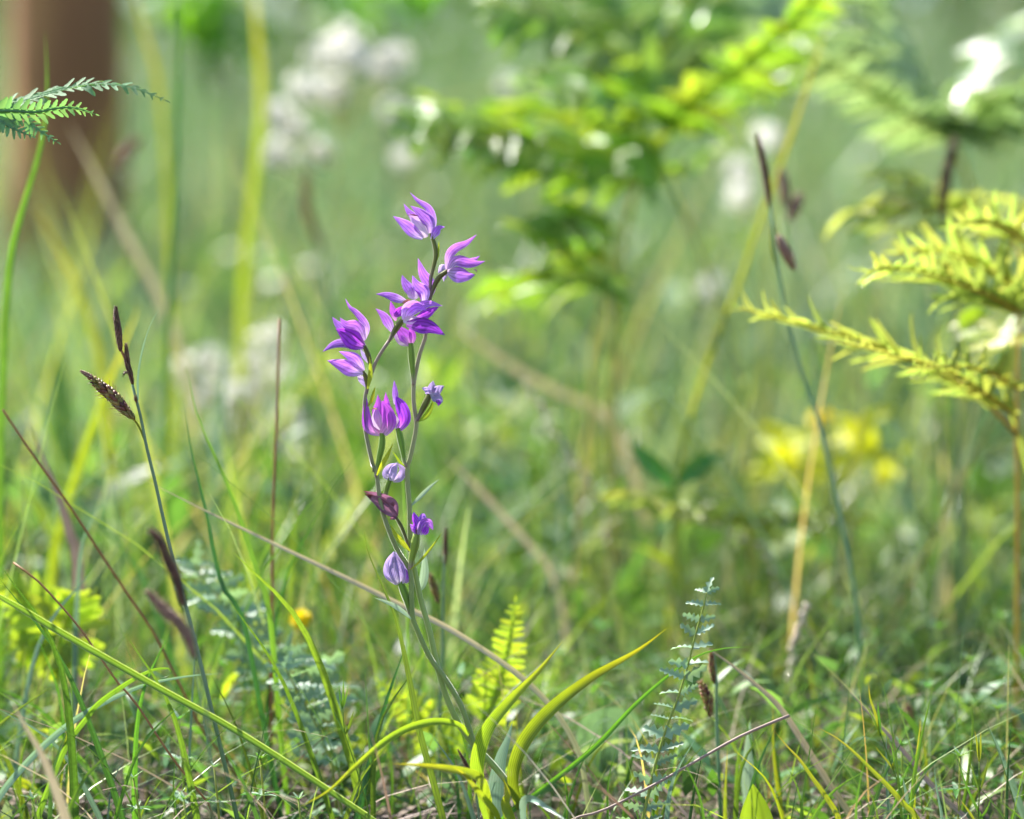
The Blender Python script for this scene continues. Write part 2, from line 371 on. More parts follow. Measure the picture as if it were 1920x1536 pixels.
def field(name, mat, n, ypos, xpos, hgt, wid, lean, curl, seg, label, cat, z0=None, flat=False, leaf=False):
    """n separate tapered blades as one sheet of stuff (numpy)"""
    yaw = rng.uniform(0, 2 * np.pi, n); la = rng.uniform(0, 2 * np.pi, n)
    t = np.linspace(0, 1, seg)[None, :]
    h = hgt[:, None]; L = (lean[:, None] * t + curl[:, None] * t ** 2.2) * h
    px = xpos[:, None] + np.cos(la)[:, None] * L; py = ypos[:, None] + np.sin(la)[:, None] * L
    zz = (z0[:, None] if z0 is not None else -.006)
    pz = zz + h * t * np.sqrt(np.clip(1 - .35 * (lean[:, None] + curl[:, None] * t) ** 2, .1, 1)) if not flat else zz + h * t * flat + .0 * px
    if flat:
        px = xpos[:, None] + np.cos(la)[:, None] * (t - .5) * h; py = ypos[:, None] + np.sin(la)[:, None] * (t - .5) * h + np.cos(la)[:, None] * curl[:, None] * t ** 2 * h
        yaw = la + np.pi / 2
    w = (wid[:, None] * .5) * np.clip(1.02 - t ** 1.6, .03, 1) * np.where(t < .1, .8, 1)
    if leaf: w = (wid[:, None] * .5) * np.clip(np.sin(np.pi * np.clip(t, 0, 1) ** .8) ** .8, .04, 1)
    ox, oy = np.cos(yaw)[:, None] * w, np.sin(yaw)[:, None] * w
    V = np.stack([np.stack([px - ox, py - oy, pz], -1), np.stack([px + ox, py + oy, pz + (0 if not flat else .3) * w], -1)], 2)  # n,seg,2,3
    V = V.reshape(-1, 3)
    base = (np.arange(n) * seg * 2)[:, None] + (np.arange(seg - 1) * 2)[None, :]
    F = np.stack([base, base + 1, base + 3, base + 2], -1).reshape(-1, 4)
    me = bpy.data.meshes.new(name)
    me.vertices.add(len(V)); me.vertices.foreach_set('co', V.astype(np.float32).ravel())
    me.loops.add(F.size); me.loops.foreach_set('vertex_index', F.astype(np.int32).ravel())
    me.polygons.add(len(F)); me.polygons.foreach_set('loop_start', np.arange(len(F), dtype=np.int32) * 4)
    me.update(calc_edges=True)
    G = np.zeros((n, seg, 2, 3), np.float32); G[..., 0] = t[..., None]; G[:, :, 1, 1] = 1
    a = me.attributes.new('grad', 'FLOAT_VECTOR', 'POINT'); a.data.foreach_set('vector', G.ravel())
    me.polygons.foreach_set('use_smooth', np.ones(len(F), bool)); me.materials.append(M[mat]); me.update()
    o = link(name, me); tag(o, label, cat, kind='stuff'); return o

def wedge(n, y0, y1, p=1., k=.30, extra=.25):
    y = y0 + (y1 - y0) * rng.random(n) ** p
    return y, rng.uniform(-1, 1, n) * (y * k + extra)

n = 38000; y, x = wedge(n, 1.9, 9.5, 1.15, .39, .3)
field('meadow_grass', 'meadow', n, y, x, rng.uniform(.5, 1.35, n) * (.06 + .145 * (y - 1.2)), rng.uniform(.003, .007, n) * (1 + .1 * y), rng.uniform(0, .5, n), rng.uniform(0, .7, n), 6,
      'tall pale green meadow grass standing behind the ferns', 'grass')
n = 2600; y, x = wedge(n, 1.6, 2.6, .8)
field('mixed_grass', 'meadow', n, y, x, rng.uniform(.07, .20, n), rng.uniform(.0016, .004, n), rng.uniform(0, .55, n), rng.uniform(0, .8, n), 6,
      'mixed green grass standing around the fern stems behind the orchids', 'grass')
n = 2300; y, x = wedge(n, 1.1, 2.0, .85, .26, .08)
field('fine_grass', 'finegrass', n, y, x, rng.uniform(.07, .24, n) * np.where(x > 0, .5, 1.), rng.uniform(.0008, .0022, n), rng.uniform(0, .5, n), rng.uniform(0, .6, n), 7,
      'fine slender grass standing behind the orchid stems', 'grass')
n = 1000; y, x = wedge(n, 1.28, 2.8, .85, .26, .1)
field('tall_grass', 'tallgrass', n, y, x, rng.uniform(.12, .34, n) * (.4 + .6 * y / 1.5), rng.uniform(.0014, .0042, n), rng.uniform(0, .5, n), rng.uniform(0, .45, n), 8,
      'scattered tall pale and yellow grass blades between the orchids and the ferns', 'grass')
n = 7000; kc = 170; yc, xc = wedge(kc, 1.42, 3.8, .95, .25, .08); hc = rng.uniform(.02, .10, kc) * yc; ci = rng.integers(0, kc, n)
y, x = yc[ci] + rng.normal(0, .05, n), xc[ci] + rng.normal(0, .05, n)
field('undergrowth', 'cover', n, y, x, rng.uniform(.015, .05, n), rng.uniform(.008, .022, n), rng.uniform(.3, 1., n), rng.uniform(.2, 1.1, n), 7,
      'broad-leaved undergrowth showing between the meadow grasses', 'undergrowth', z0=rng.uniform(0, 1, n) * hc[ci], leaf=True)
n = 4000; y, x = wedge(n, .97, 1.6, .85, .27, .1)
field('short_grass', 'finegrass', n, y, x, rng.uniform(.03, .11, n) * np.where((np.abs(x + .02) < .09) & (y < 1.02), .5, 1), rng.uniform(.0006, .0016, n), rng.uniform(0, .7, n), rng.uniform(0, .9, n), 6,  # darker blade colours hold the shade lying under the ferns
      'short fine grass on the ground around the orchid stems', 'grass')
n = 900; y, x = wedge(n, .98, 1.7, .9, .27, .1)
field('dead_grass', 'deadgrass', n, y, x, rng.uniform(.04, .13, n), rng.uniform(.0007, .002, n), rng.uniform(.4, 1.1, n), rng.uniform(.2, 1., n), 7,
      'pale dead grass straw tangled among the green blades', 'grass')
n = 3600; y, x = wedge(n, .9, 2.0, 1., .27, .1)
field('leaf_litter', 'litter', n, y, x, rng.uniform(.015, .09, n), rng.uniform(.001, .0035, n), rng.uniform(0, .2, n), rng.uniform(-.3, .3, n), 5,
      'dry brown and greyish pink leaf litter strewn over the soil', 'litter', z0=rng.uniform(-.004, .014, n), flat=.12)
n = 15000; y, x = wedge(n, 1.0, 2.6, .9, .28, .12)
field('ground_cover', 'cover', n, y, x, rng.uniform(.008, .024, n), rng.uniform(.003, .008, n), rng.uniform(.3, 1., n), rng.uniform(.2, 1.1, n), 6,
      'low small-leaved herbs carpeting the soil between the grasses', 'ground cover', z0=np.abs(rng.normal(0, .022, n)) * (y > 1.04) + .001, leaf=True)

# ------------------------------------------------------------------ trees behind
def crown_mesh(name, c, rad, n, size):
    mb = MB()
    lobes = [(Vector((random.gauss(0, .5), random.gauss(0, .5), random.gauss(0, .5))), random.uniform(.35, .6)) for _ in range(14)]
    for i in range(n):
        lc, lr = random.choice(lobes)
        d = Vector((random.gauss(0, 1), random.gauss(0, 1), random.gauss(0, 1))).normalized() * lr * random.random() ** .4
        q = lc + d; q = c + Vector((q.x * rad[0], q.y * rad[1], q.z * rad[2]))
        a = Vector((random.gauss(0, 1), random.gauss(0, 1), random.gauss(0, .6))).normalized(); b = a.orthogonal().normalized()
        s = size * random.uniform(.6, 1.4)
        mb.add([q, q + a * s * .5 + b * s * .28, q + a * s, q + a * s * .5 - b * s * .28], [(0, 1, 2, 3)], [(0, .5, 0), (.5, 1, 0), (1, .5, 0), (.5, 0, 0)])
    return mb.mesh(name, 'crown', False)

def tree(name, x, y, h, r, trunk_r, label, group, bark, n=2200, leaf=.16, base_f=.35, wide=1.):
    e = thing(name, (x, y, 0), label, 'tree', group)
    mb = MB(); lx, ly = random.uniform(-.15, .15), random.uniform(-.1, .1)
    top = Vector((x + lx * h * .3, y + ly * h * .3, h * .85))
    g_tube(mb, [Vector((x, y, -.1)), Vector((x + lx * .3, y, h * .3)), top], lambda t: trunk_r * (1.15 - .95 * t) + trunk_r * .5 * max(0, .06 - t) / .06, 14, 10)
    for k in range(7):
        t = base_f + .07 * k + random.uniform(0, .05); b = Vector((x, y, 0)).lerp(top, t); a = random.uniform(0, 6.28)
        g_tube(mb, [b, b + Vector((math.cos(a) * r * .4, math.sin(a) * r * .4, r * .25)), b + Vector((math.cos(a) * r * .85, math.sin(a) * r * .85, r * .5))], lambda t: trunk_r * .3 * (1 - .85 * t), 6, 5)
    link('trunk', mb.mesh('trunk', bark), e)
    c = Vector((top.x, top.y, h * (base_f + (1 - base_f) * .55)))
    link('crown', crown_mesh('crown', c, (r * wide, r * wide, h * (1 - base_f) * .5), n, leaf), e)
    return e

p = P(130, 400, 3.2)
tree('pine_tree', p.x, p.y, 8.0, 1.4, .07, 'reddish brown pine trunk standing in the grass beyond the blue-green fern tip', None, 'pine_bark', 2600, .12, .62)
k = 0
for yy, cnt, hh in ((10, 9, 3.0), (15, 12, 5.0), (23, 14, 8.0)):
    for i in range(cnt):
        xx = (i - (cnt - 1) / 2) * yy * .125 + random.uniform(-.3, .3)
        tree('broadleaf_tree', xx, yy + random.uniform(-1.2, 1.2), hh * random.uniform(.85, 1.15), hh * .36, .05 * hh / 3,
             f"{'young bushy' if hh < 4 else 'mid-height' if hh < 6 else 'tall'} leafy green tree in the wood closing the meadow", 'trees closing the meadow', 'bark', 1500, .10 * hh / 2.4, .04, 1.1)

# ------------------------------------------------------------------ leafy saplings at the meadow edge
def sapling(label, px, d, sprays, L=.05):
    top = P(*px, d); e = thing('sapling', (top.x, top.y, 0), label, 'sapling', 'saplings in the meadow'); mb = MB()
    g_tube(mb, [Vector((top.x, top.y, -.02)), Vector((top.x + .03, top.y, top.z * .5)), top], lambda t: .006 * (1 - .6 * t), 12, 7)
    for (x, y, r, n) in sprays:
        g_tube(mb, [Vector((top.x, top.y, top.z * .7)), P(x, y, d)], lambda t: .002, 5, 5)
    link('stem', mb.mesh('stem', 'bark'), e)
    for (x, y, r, n) in sprays:
        for i in range(n):
            c = P(x + random.gauss(0, r * .5), y + random.gauss(0, r * .3), d + random.uniform(-.1, .1))
            dr = Vector((random.gauss(0, 1), random.gauss(0, 1), random.gauss(-.3, .4))).normalized(); nn = Vector((0, -.5, .8)); nn = (nn - dr * nn.dot(dr)).normalized()
            m = Matrix((dr * L, nn.cross(dr) * L, nn * L)).transposed().to_4x4(); m.translation = c; link('leaf', random.choice(SAPL), e, m)

# ------------------------------------------------------------------ ferns
def leaflet_mesh(name, mat, W=.30, lobes=7, depth=.5, n=15, curl=.18, fold=.25, blunt=.6):
    """unit-length leaflet along +X, lobed margin, folded on its midrib"""
    mb = MB(); v = []; g = []
    for i in range(n):
        t = i / (n - 1)
        env = math.sin(math.pi * min(1, (t * .92 + .08)) ** .75) ** blunt * (1 - .35 * t)
        lob = 1 - depth * (.5 + .5 * math.cos(2 * math.pi * lobes * t)) if lobes else 1
        w = max(.004, W * .5 * env * lob) if i < n - 1 else .003
        z = -curl * t * t
        sh = .05 * lob
        v += [(t, 0, z), (min(1, t + sh), w, z + fold * w), (min(1, t + sh), -w, z + fold * w)]; g += [(t, .5, 0), (t, 1, 0), (t, 0, 0)]
    f = []
    for i in range(n - 1):
        a = i * 3; f += [(a, a + 3, a + 4, a + 1), (a, a + 2, a + 5, a + 3)]
    mb.add(v, f, g); return mb.mesh(name, mat)

SAPL = [leaflet_mesh('leaf', 'sapling_leaf', .62, 0, 0, 9, c, .2, .5) for c in (.1, .3)]
sapling('sapling with bright green leaves beside the reddish brown pine trunk', (400, -120), 2.9, [(390, 20, 70, 30), (440, 50, 40, 16), (340, -20, 60, 16)])
sapling('sapling with bright green leaves above the white-flowered heads', (700, -160), 3.2, [(690, -5, 70, 34), (780, -30, 60, 20), (620, -30, 50, 16)])
LEAFLETS = {}
def leaflets(kind, mat):
    if (kind, mat) not in LEAFLETS:
        if kind == 'lobed': a = [leaflet_mesh('leaflet', mat, .52, 5, .5, 21, c, .25) for c in (.1, .25, .4)]
        elif kind == 'oblong': a = [leaflet_mesh('leaflet', mat, w_, l_, .22, 13, c, .3, .42) for c, w_, l_ in ((.05, .46, 3), (.2, .4, 4), (.4, .5, 3), (-.1, .43, 2))]
        elif kind == 'curl': a = [leaflet_mesh('leaflet', mat, w_, 3, .12, 15, c, .4, .42) for c, w_ in ((-.4, .16), (-.2, .2), (.15, .18), (-.6, .14), (.3, .2))]
        elif kind == 'cut': a = [leaflet_mesh('leaflet', mat, w_, l_, .7, 4 * l_ + 1, c, .35, .4) for c, w_, l_ in ((-.15, .62, 4), (.1, .5, 5), (.25, .7, 3), (.4, .55, 4))]
        else: a = [leaflet_mesh('leaflet', mat, .30, 4, .3, 13, c, .25, .5) for c in (.0, .15, .3)]
        LEAFLETS[kind, mat] = a
    return LEAFLETS[kind, mat]

def pinna(parent, px, d, L, n, kind, mat, stem, up=(0, -.6, .8), ang=25, prof=.6, start=.0, rib=.0007, jit=12, both=True, web=.3):
    w = path(px, d); q = smooth(w, 40); T = tangents(q); mb = MB()
    UPV = Vector(up).normalized(); LS = L * S * (d if isinstance(d, (int, float)) else d[0])
    k0 = int(start * 39)
    g_blade(mb, q[k0::3] + [q[-1]], lambda t: LS * web * ((1 - t) ** prof * .93 + .07), 16, 5, 0, .25, face=UPV, wave=.15)
    o = link('pinna', mb.mesh('pinna', mat), parent)
    mb = MB(); g_tube(mb, q[::3] + [q[-1]], lambda t: rib * (1 - .8 * t), 14, 5); link('midrib', mb.mesh('midrib', stem), o); UPV = Vector(up).normalized(); ms = leaflets(kind, mat)
    for i in range(n):
        t = start + (1 - start) * (i + .5) / n; k = min(39, int(t * 39)); tt = T[k]
        nn = (UPV - tt * UPV.dot(tt)).normalized(); sd = nn.cross(tt)
        l = L * S * (d if isinstance(d, (int, float)) else d[0]) * ((1 - t) ** prof * .93 + .07)
        for side in ((-1, 1) if both else (1,)):
            a = R(ang + random.uniform(-jit, jit) * .7)
            dr = (sd * side * math.cos(a) + tt * math.sin(a))
            dr = (dr + nn * random.uniform(-jit, jit) * .012).normalized()
            n2 = (nn - dr * nn.dot(dr)).normalized(); n2 = Quaternion(dr, R(random.uniform(-jit, jit) * 1.5)) @ n2
            yv = n2.cross(dr); ls = l * random.uniform(.88, 1.1)
            m = Matrix((dr * ls, yv * ls, n2 * ls)).transposed().to_4x4(); m.translation = q[k]
            link('leaflet', random.choice(ms), o, m)
    # end leaflet
    tt = T[-1]; nn = (UPV - tt * UPV.dot(tt)).normalized(); yv = nn.cross(tt); ls = L * S * .22
    m = Matrix((tt * ls, yv * ls, nn * ls)).transposed().to_4x4(); m.translation = q[-1]
    link('leaflet', ms[0], o, m)
    return o

def fern(name, label, stem_px, d, pins, mat, stem='fern_stem', rad=.0016, group=None, ground=True):
    w = path(stem_px, d)
    if ground: w = to_ground(w)
    w = w[::-1]
    e = thing(name, (w[0].x, w[0].y, 0), label, 'fern', group); mb = MB()
    g_tube(mb, w, lambda t: rad * (1 - .5 * t), 24, 7); link('stem', mb.mesh('stem', stem), e)
    for a in pins: pinna(e, a[0], a[1], a[2], a[3], a[4], mat, stem, **(a[5] if len(a) > 5 else {}))
    return e

# blue-green bracken tip at the upper left, in focus
fern('bracken_fern', 'blue-green bracken frond tip reaching in front of the brown pine trunk',
     [(-60, 226), (-85, 330), (-95, 600), (-90, 1000)], 1.02,
     [(ZT((-100, 520), (0, 495), (80, 462), (200, 428), (330, 393), (450, 378), (600, 396), (742, 452)), 1.02, 52, 20, 'oblong', dict(up=(-.25, -.5, .82), ang=38, prof=.6, jit=8)),
      (ZT((-20, 500), (60, 500), (160, 505), (260, 488), (340, 487), (430, 515)), 1.0, 36, 13, 'oblong', dict(up=(0, .9, .45), ang=35, prof=.5)),
      (ZT((-60, 505), (40, 490), (110, 535), (180, 590), (258, 640)), 1.005, 38, 12, 'oblong', dict(up=(.3, -.8, .6), ang=35, prof=.6)),
      (ZT((-90, 540), (-20, 535), (50, 575), (145, 615)), 1.0, 36, 10, 'oblong', dict(up=(.2, -.8, .6), ang=35, prof=.6))],
     'fern_blue', 'fern_blue', .0011)

# big bracken in the middle distance
FLAT = dict(up=(0, .3, .95), prof=.2, jit=20); FL2 = dict(up=(0, -.58, .8), prof=.18, jit=20)
fern('bracken_fern', 'large blurred green bracken fern on tall yellow-green stem beside the orchid flowers',
     [(1228, 275), (1195, 345), (1166, 455), (1152, 600), (1148, 900), (1146, 1150)], 1.52,
     [([(1225, 275), (1140, 285), (1010, 262), (880, 240), (735, 212)], (1.5, 1.42), 116, 19, 'lobed', FL2),
      ([(1235, 262), (1150, 240), (1060, 215), (960, 205), (880, 225)], (1.54, 1.6), 114, 16, 'lobed', FLAT),
      ([(1232, 230), (1180, 190), (1080, 150), (985, 160)], (1.52, 1.42), 106, 15, 'lobed', FL2),
      ([(1240, 215), (1190, 120), (1060, 60), (900, 5)], (1.54, 1.5), 114, 18, 'lobed', FL2),
      ([(1245, 210), (1230, 120), (1180, 50), (1120, -20)], (1.55, 1.6), 120, 15, 'lobed', FL2),
      ([(1250, 190), (1270, 100), (1310, 20), (1340, -60)], (1.55, 1.62), 120, 15, 'lobed', FL2),
      ([(1240, 240), (1330, 175), (1430, 95), (1560, -30)], (1.5, 1.4), 106, 18, 'lobed', FLAT),
      ([(1245, 250), (1330, 215), (1420, 170), (1520, 130)], (1.52, 1.6), 96, 15, 'lobed', FLAT),
      ([(1000, 255), (930, 262), (850, 275), (760, 262)], (1.46, 1.4), 70, 12, 'lobed', FL2),
      ([(1010, 258), (930, 225), (850, 200), (790, 180)], (1.46, 1.5), 70, 11, 'lobed', FLAT),
      ([(1205, 330), (1130, 345), (1030, 330), (900, 292)], (1.5, 1.45), 101, 15, 'lobed', FLAT),
      ([(1205, 330), (1250, 320), (1310, 290), (1370, 270)], (1.5, 1.6), 76, 11, 'lobed', FLAT)],
     'fern', 'fern_stem', .0034, 'bracken ferns')
fern('bracken_fern', 'lower blurred bracken fern with a slim stem beside the tallest bracken stem',
     [(1128, 420), (1140, 520), (1112, 640), (1108, 800), (1118, 1000), (1128, 1150)], 1.5,
     [([(1140, 520), (1085, 480), (1030, 445), (970, 430)], (1.5, 1.42), 90, 14, 'lobed', FL2),
      ([(1140, 530), (1080, 535), (1010, 525), (890, 518)], (1.5, 1.4), 101, 15, 'lobed', FLAT),
      ([(1130, 425), (1090, 400), (1060, 420), (1020, 450)], (1.5, 1.42), 82, 13, 'lobed', FL2),
      ([(1135, 470), (1060, 500), (980, 545), (900, 580)], (1.52, 1.6), 82, 13, 'lobed', FLAT)],
     'fern', 'fern_stem', .003, 'bracken ferns')
fern('bracken_fern', 'pale grey-green bracken frond with glinting edges above the dark sedge spikes',
     [(1775, 255), (1800, 300), (1845, 420), (1900, 640), (1930, 1000)], 1.55,
     [([(1780, 262), (1700, 215), (1620, 165), (1530, 105), (1430, 65)], (1.55, 1.45), 96, 19, 'lobed', FLAT),
      ([(1775, 255), (1830, 215), (1890, 180), (1980, 150)], (1.55, 1.5), 101, 14, 'lobed', FLAT),
      ([(1770, 245), (1720, 130), (1680, 50), (1640, -40)], (1.55, 1.6), 114, 15, 'lobed', FLAT),
      ([(1772, 240), (1700, 150), (1600, 60), (1490, 10)], (1.58, 1.7), 106, 16, 'lobed', FLAT),
      ([(1778, 240), (1840, 110), (1900, 50), (1960, 10)], (1.58, 1.7), 106, 15, 'lobed', FLAT),
      ([(1780, 250), (1850, 260), (1910, 240), (1970, 230)], (1.55, 1.5), 76, 11, 'lobed', FLAT)],
     'fern_pale', 'fern_stem', .0034, 'bracken ferns')
CU = lambda y, z, a=36, p=.5, r=.0012, **k: dict(up=(.05, y, z), ang=a, prof=p, rib=r, jit=16, web=.3, **k)
fern('bracken_fern', 'blurred bracken fern between the big green fern and the grey-green frond',
     [(1480, 120), (1470, 250), (1440, 500), (1430, 800), (1425, 1000)], 1.75,
     [([(1480, 125), (1400, 80), (1310, 45), (1200, 20)], (1.75, 1.65), 107, 15, 'lobed', FLAT),
      ([(1480, 130), (1410, 150), (1340, 140), (1270, 120)], (1.75, 1.65), 88, 13, 'lobed', FLAT),
      ([(1482, 120), (1550, 90), (1640, 85), (1720, 110)], (1.75, 1.7), 98, 15, 'lobed', FLAT),
      ([(1482, 110), (1520, 40), (1590, 0), (1680, -30)], (1.75, 1.8), 107, 15, 'lobed', FLAT),
      ([(1480, 110), (1450, 40), (1430, -30), (1400, -90)], (1.78, 1.85), 107, 13, 'lobed', FLAT)],
     'fern_pale', 'fern_stem', .003, 'bracken ferns')
fern('bracken_fern', 'sunlit yellow bracken fern with an orange stem and curled leaflets',
     [(1925, 420), (1916, 560), (1908, 700), (1906, 820), (1908, 960)], 1.2,
     [([(1908, 818), (1850, 755), (1765, 700), (1640, 648), (1500, 608), (1388, 577)], (1.2, 1.14), 105, 26, 'curl', CU(.42, .9, 58, .35, .0014, start=.14)),
      ([(1905, 780), (1840, 735), (1760, 690), (1650, 660), (1570, 640)], (1.17, 1.1), 80, 18, 'curl', CU(.35, .93, 55, .4, .0012)),
      ([(1915, 590), (1860, 556), (1760, 520), (1690, 505), (1628, 507)], (1.2, 1.12), 120, 18, 'curl', CU(.7, .7, 52, .3)),
      ([(1920, 560), (1880, 520), (1820, 490), (1750, 470), (1680, 475)], (1.21, 1.18), 110, 16, 'curl', CU(.6, .8, 52, .35)),
      ([(1922, 500), (1900, 455), (1860, 430), (1800, 405)], (1.22, 1.25), 95, 13, 'curl', CU(.6, .8, 50, .4)),
      ([(1922, 455), (1880, 425), (1840, 415), (1790, 420)], (1.2, 1.16), 95, 13, 'curl', CU(.6, .8, 50, .4)),
      ([(1908, 730), (1860, 700), (1800, 688), (1700, 690)], (1.18, 1.1), 100, 15, 'curl', CU(.45, .9, 50, .4)),
      ([(1912, 650), (1880, 630), (1830, 600), (1800, 590)], (1.24, 1.3), 100, 9, 'oblong', dict(up=(0, -.9, .3)))],
     'fern_yellow', 'fern_stem_orange', .0014, 'bracken ferns')
fern('bracken_fern', 'blurred yellow-green bracken tuft behind the orange-stemmed fern',
     [(1770, 390), (1790, 520), (1800, 760), (1810, 1100)], 1.42,
     [([(1775, 400), (1720, 385), (1660, 380), (1590, 400)], (1.42, 1.36), 124, 10, 'lobed', FLAT),
      ([(1775, 395), (1740, 350), (1690, 330), (1640, 320)], (1.42, 1.46), 93, 9, 'lobed', FLAT),
      ([(1775, 400), (1830, 380), (1890, 385), (1930, 400)], (1.42, 1.36), 93, 9, 'lobed', FLAT),
      ([(1780, 420), (1730, 430), (1680, 430), (1600, 425)], (1.4, 1.3), 78, 10, 'lobed', dict(up=(0, .1, 1)))],
     'fern_yellow', 'fern_stem', .003, 'bracken ferns')
fern('bracken_fern', 'low bracken frond spreading flat below the pair of dark pointed leaves',
     [(1400, 985), (1405, 1050), (1400, 1180)], 1.38,
     [([(1400, 985), (1330, 965), (1260, 945), (1170, 925)], (1.38, 1.3), 93, 11, 'lobed', FLAT),
      ([(1400, 985), (1470, 975), (1540, 965), (1620, 960)], (1.38, 1.34), 93, 11, 'lobed', FLAT),
      ([(1400, 990), (1370, 970), (1340, 940), (1290, 900)], (1.38, 1.5), 78, 9, 'lobed', FLAT)],
     'fern_yellow', 'fern_stem', .002, 'bracken ferns')

# young ferns low among the grass
fern('young_fern', 'small upright yellow-green fern with orange-red spots behind the orchid leaves',
     Z4((1030, 420), (985, 520), (930, 620), (890, 720)), 1.1,
     [(Z4((930, 620), (985, 480), (1020, 360), (1055, 220), (1083, 20)), 1.1, 58, 16, 'oblong', dict(up=(.1, -1, -.12), ang=14, prof=.55, jit=6))],
     'fern_young', 'fern_young', .0009)
fern('young_fern', 'leaning yellow fern half hidden by the arching orchid leaf',
     Z4((760, 760), (800, 860), (820, 960)), 1.12,
     [(Z4((790, 800), (700, 700), (600, 600), (510, 510), (400, 420)), 1.12, 60, 13, 'oblong', dict(up=(.2, -1, -.1), ang=18, prof=.5, jit=8)),
      (Z4((780, 800), (730, 700), (700, 620), (690, 540)), 1.14, 52, 10, 'oblong', dict(up=(.2, -1, -.1), ang=18, prof=.5, jit=8))],
     'fern_young', 'fern_young', .0009)
fern('young_fern', 'bright yellow fern below the crossing brown stem and the folded sedge leaf',
     ZA((600, 860), (560, 1000), (540, 1250), (540, 1500)), 1.14,
     [(ZA((590, 860), (400, 700), (200, 560), (20, 440)), 1.14, 74, 9, 'oblong', dict(up=(.3, -1, -.05), ang=40, prof=.35, jit=14)),
      (ZA((590, 860), (620, 760), (660, 650), (680, 540)), 1.13, 80, 7, 'oblong', dict(up=(.3, -1, -.05), ang=25, prof=.4, jit=14)),
      (ZA((570, 980), (420, 900), (240, 830), (60, 800)), 1.15, 64, 8, 'oblong', dict(up=(.3, -1, -.05), ang=30, prof=.4, jit=14)),
      (ZA((550, 1060), (400, 1020), (240, 1010), (100, 960)), 1.15, 70, 8, 'oblong', dict(up=(.3, -1, 0), ang=30, prof=.4, jit=14)),
      (ZA((560, 1000), (600, 1050), (620, 1100), (600, 1190)), 1.13, 76, 6, 'oblong', dict(up=(.3, -1, -.05), ang=30, prof=.4, jit=14))],
     'fern_young', 'fern_young', .0008)

# ------------------------------------------------------------------ the two orchids
def part_blade(name, parent, px, w, mat, d=1.0, n=16, nc=5, roll=0., cup=.3, prof=None, wave=0., label=None, ground=False, pf='lance', **k):
    pts = path(px, d)
    if ground: pts = to_ground(pts[::-1])[::-1]
    mb = MB(); ws = w * S * (d if isinstance(d, (int, float)) else d[0])
    g_blade(mb, pts, prof or (lance(ws, **k) if pf == 'lance' else strap(ws, **k)), n, nc, roll, cup, wave=wave, seed=random.uniform(0, 6))
    o = link(name, mb.mesh(name, mat), parent)
    if label: o['label'] = label
    return o

def part_tube(name, parent, px, rf, mat, d=1.0, n=24, k=7, ground=False, label=None):
    pts = path(px, d)
    if ground: pts = to_ground(pts[::-1])[::-1]
    mb = MB(); g_tube(mb, pts, rf, n, k); o = link(name, mb.mesh(name, mat), parent)
    if label: o['label'] = label
    return o

def ovary_r(w0, w1):      # px widths: stalk end, flower end
    return lambda t: S * .5 * (w0 + (w1 - w0) * min(1, t * 1.6) - (w1 * .25) * max(0, t - .8) / .2)

def flower(parent, ov, w, ovmat, petals, z=0., label=None):
    """ov: stalk->flower pixels; petals: (pts, width px, mat, roll, cup, dz0, dz1[, wave])"""
    o = part_tube('flower', parent, [(a[0], a[1], z + (a[2] if len(a) > 2 else 0)) for a in ov], ovary_r(*w), ovmat, n=14, k=8, label=label)
    for q in petals:
        pts, pw, mat, roll, cup, z0, z1 = q[:7]; wv = q[7] if len(q) > 7 else .06
        m = len(pts); pp = [(a[0], a[1], z + z0 + (z1 - z0) * (i / (m - 1))) for i, a in enumerate(pts)]
        kind = 'lip' if mat in ('lip', 'crest') else 'petal'
        part_blade(kind, o, pp, pw, mat, n=18, nc=9, roll=roll, cup=cup, wave=wv, **(q[8] if len(q) > 8 else {}))
    return o

pb = P(980, 1640, 1.0)
OB = thing('orchid_plant', (pb.x, pb.y, 0), 'taller violet orchid with the topmost flowers and wide arching leaves', 'orchid', 'violet orchids')
pa = P(932, 1640, .99)
OA = thing('orchid_plant', (pa.x, pa.y, 0), 'violet orchid with an elbowed stem and pale wilted cups low on it', 'orchid', 'violet orchids')

# --- stem of the taller orchid (base -> top)
b_px = Z4((1125, 1109), (1095, 1010), (1050, 935), (960, 825), (880, 742), (800, 632), (735, 490), (692, 340), (652, 160), (612, 20)) + \
       Z3((592, 1010), (560, 860), (548, 700), (545, 480), (530, 300), (528, 150)) + Z2((1040, 1290), (1090, 1050), (1100, 930), (1075, 760), (1072, 560), (1100, 400), (1140, 220), (1195, 60)) + \
       Z1((1130, 1300), (1145, 1180), (1160, 1040))
part_tube('stem', OB, [(x, y, 6) for x, y in b_px], lambda t: S * .5 * (13 - 6 * t), 'ostem', n=70, k=9, ground=False)
part_tube('stem_foot', OB, [(q[0], q[1], 6) for q in [(980, 1670), (984, 1600), b_px[0]]], lambda t: S * 6.5, 'ostem', n=6, k=9)
# --- stem of the left orchid
a_px = [(932, 1665), (926, 1600)] + Z4((925, 1040), (903, 900), (882, 760), (858, 680), (810, 540), (740, 420), (650, 290), (572, 115)) + \
       Z3((570, 1370), (560, 1180), (548, 980), (440, 800), (345, 560), (300, 360), (285, 225), (250, 130)) + \
       Z2((670, 1450), (600, 1150), (562, 900), (575, 680), (608, 540), (640, 440), (700, 290), (822, 100))
part_tube('stem', OA, [(x, y, -4) for x, y in a_px], lambda t: S * .5 * (12.5 - 6 * t), 'ostem', n=70, k=9)

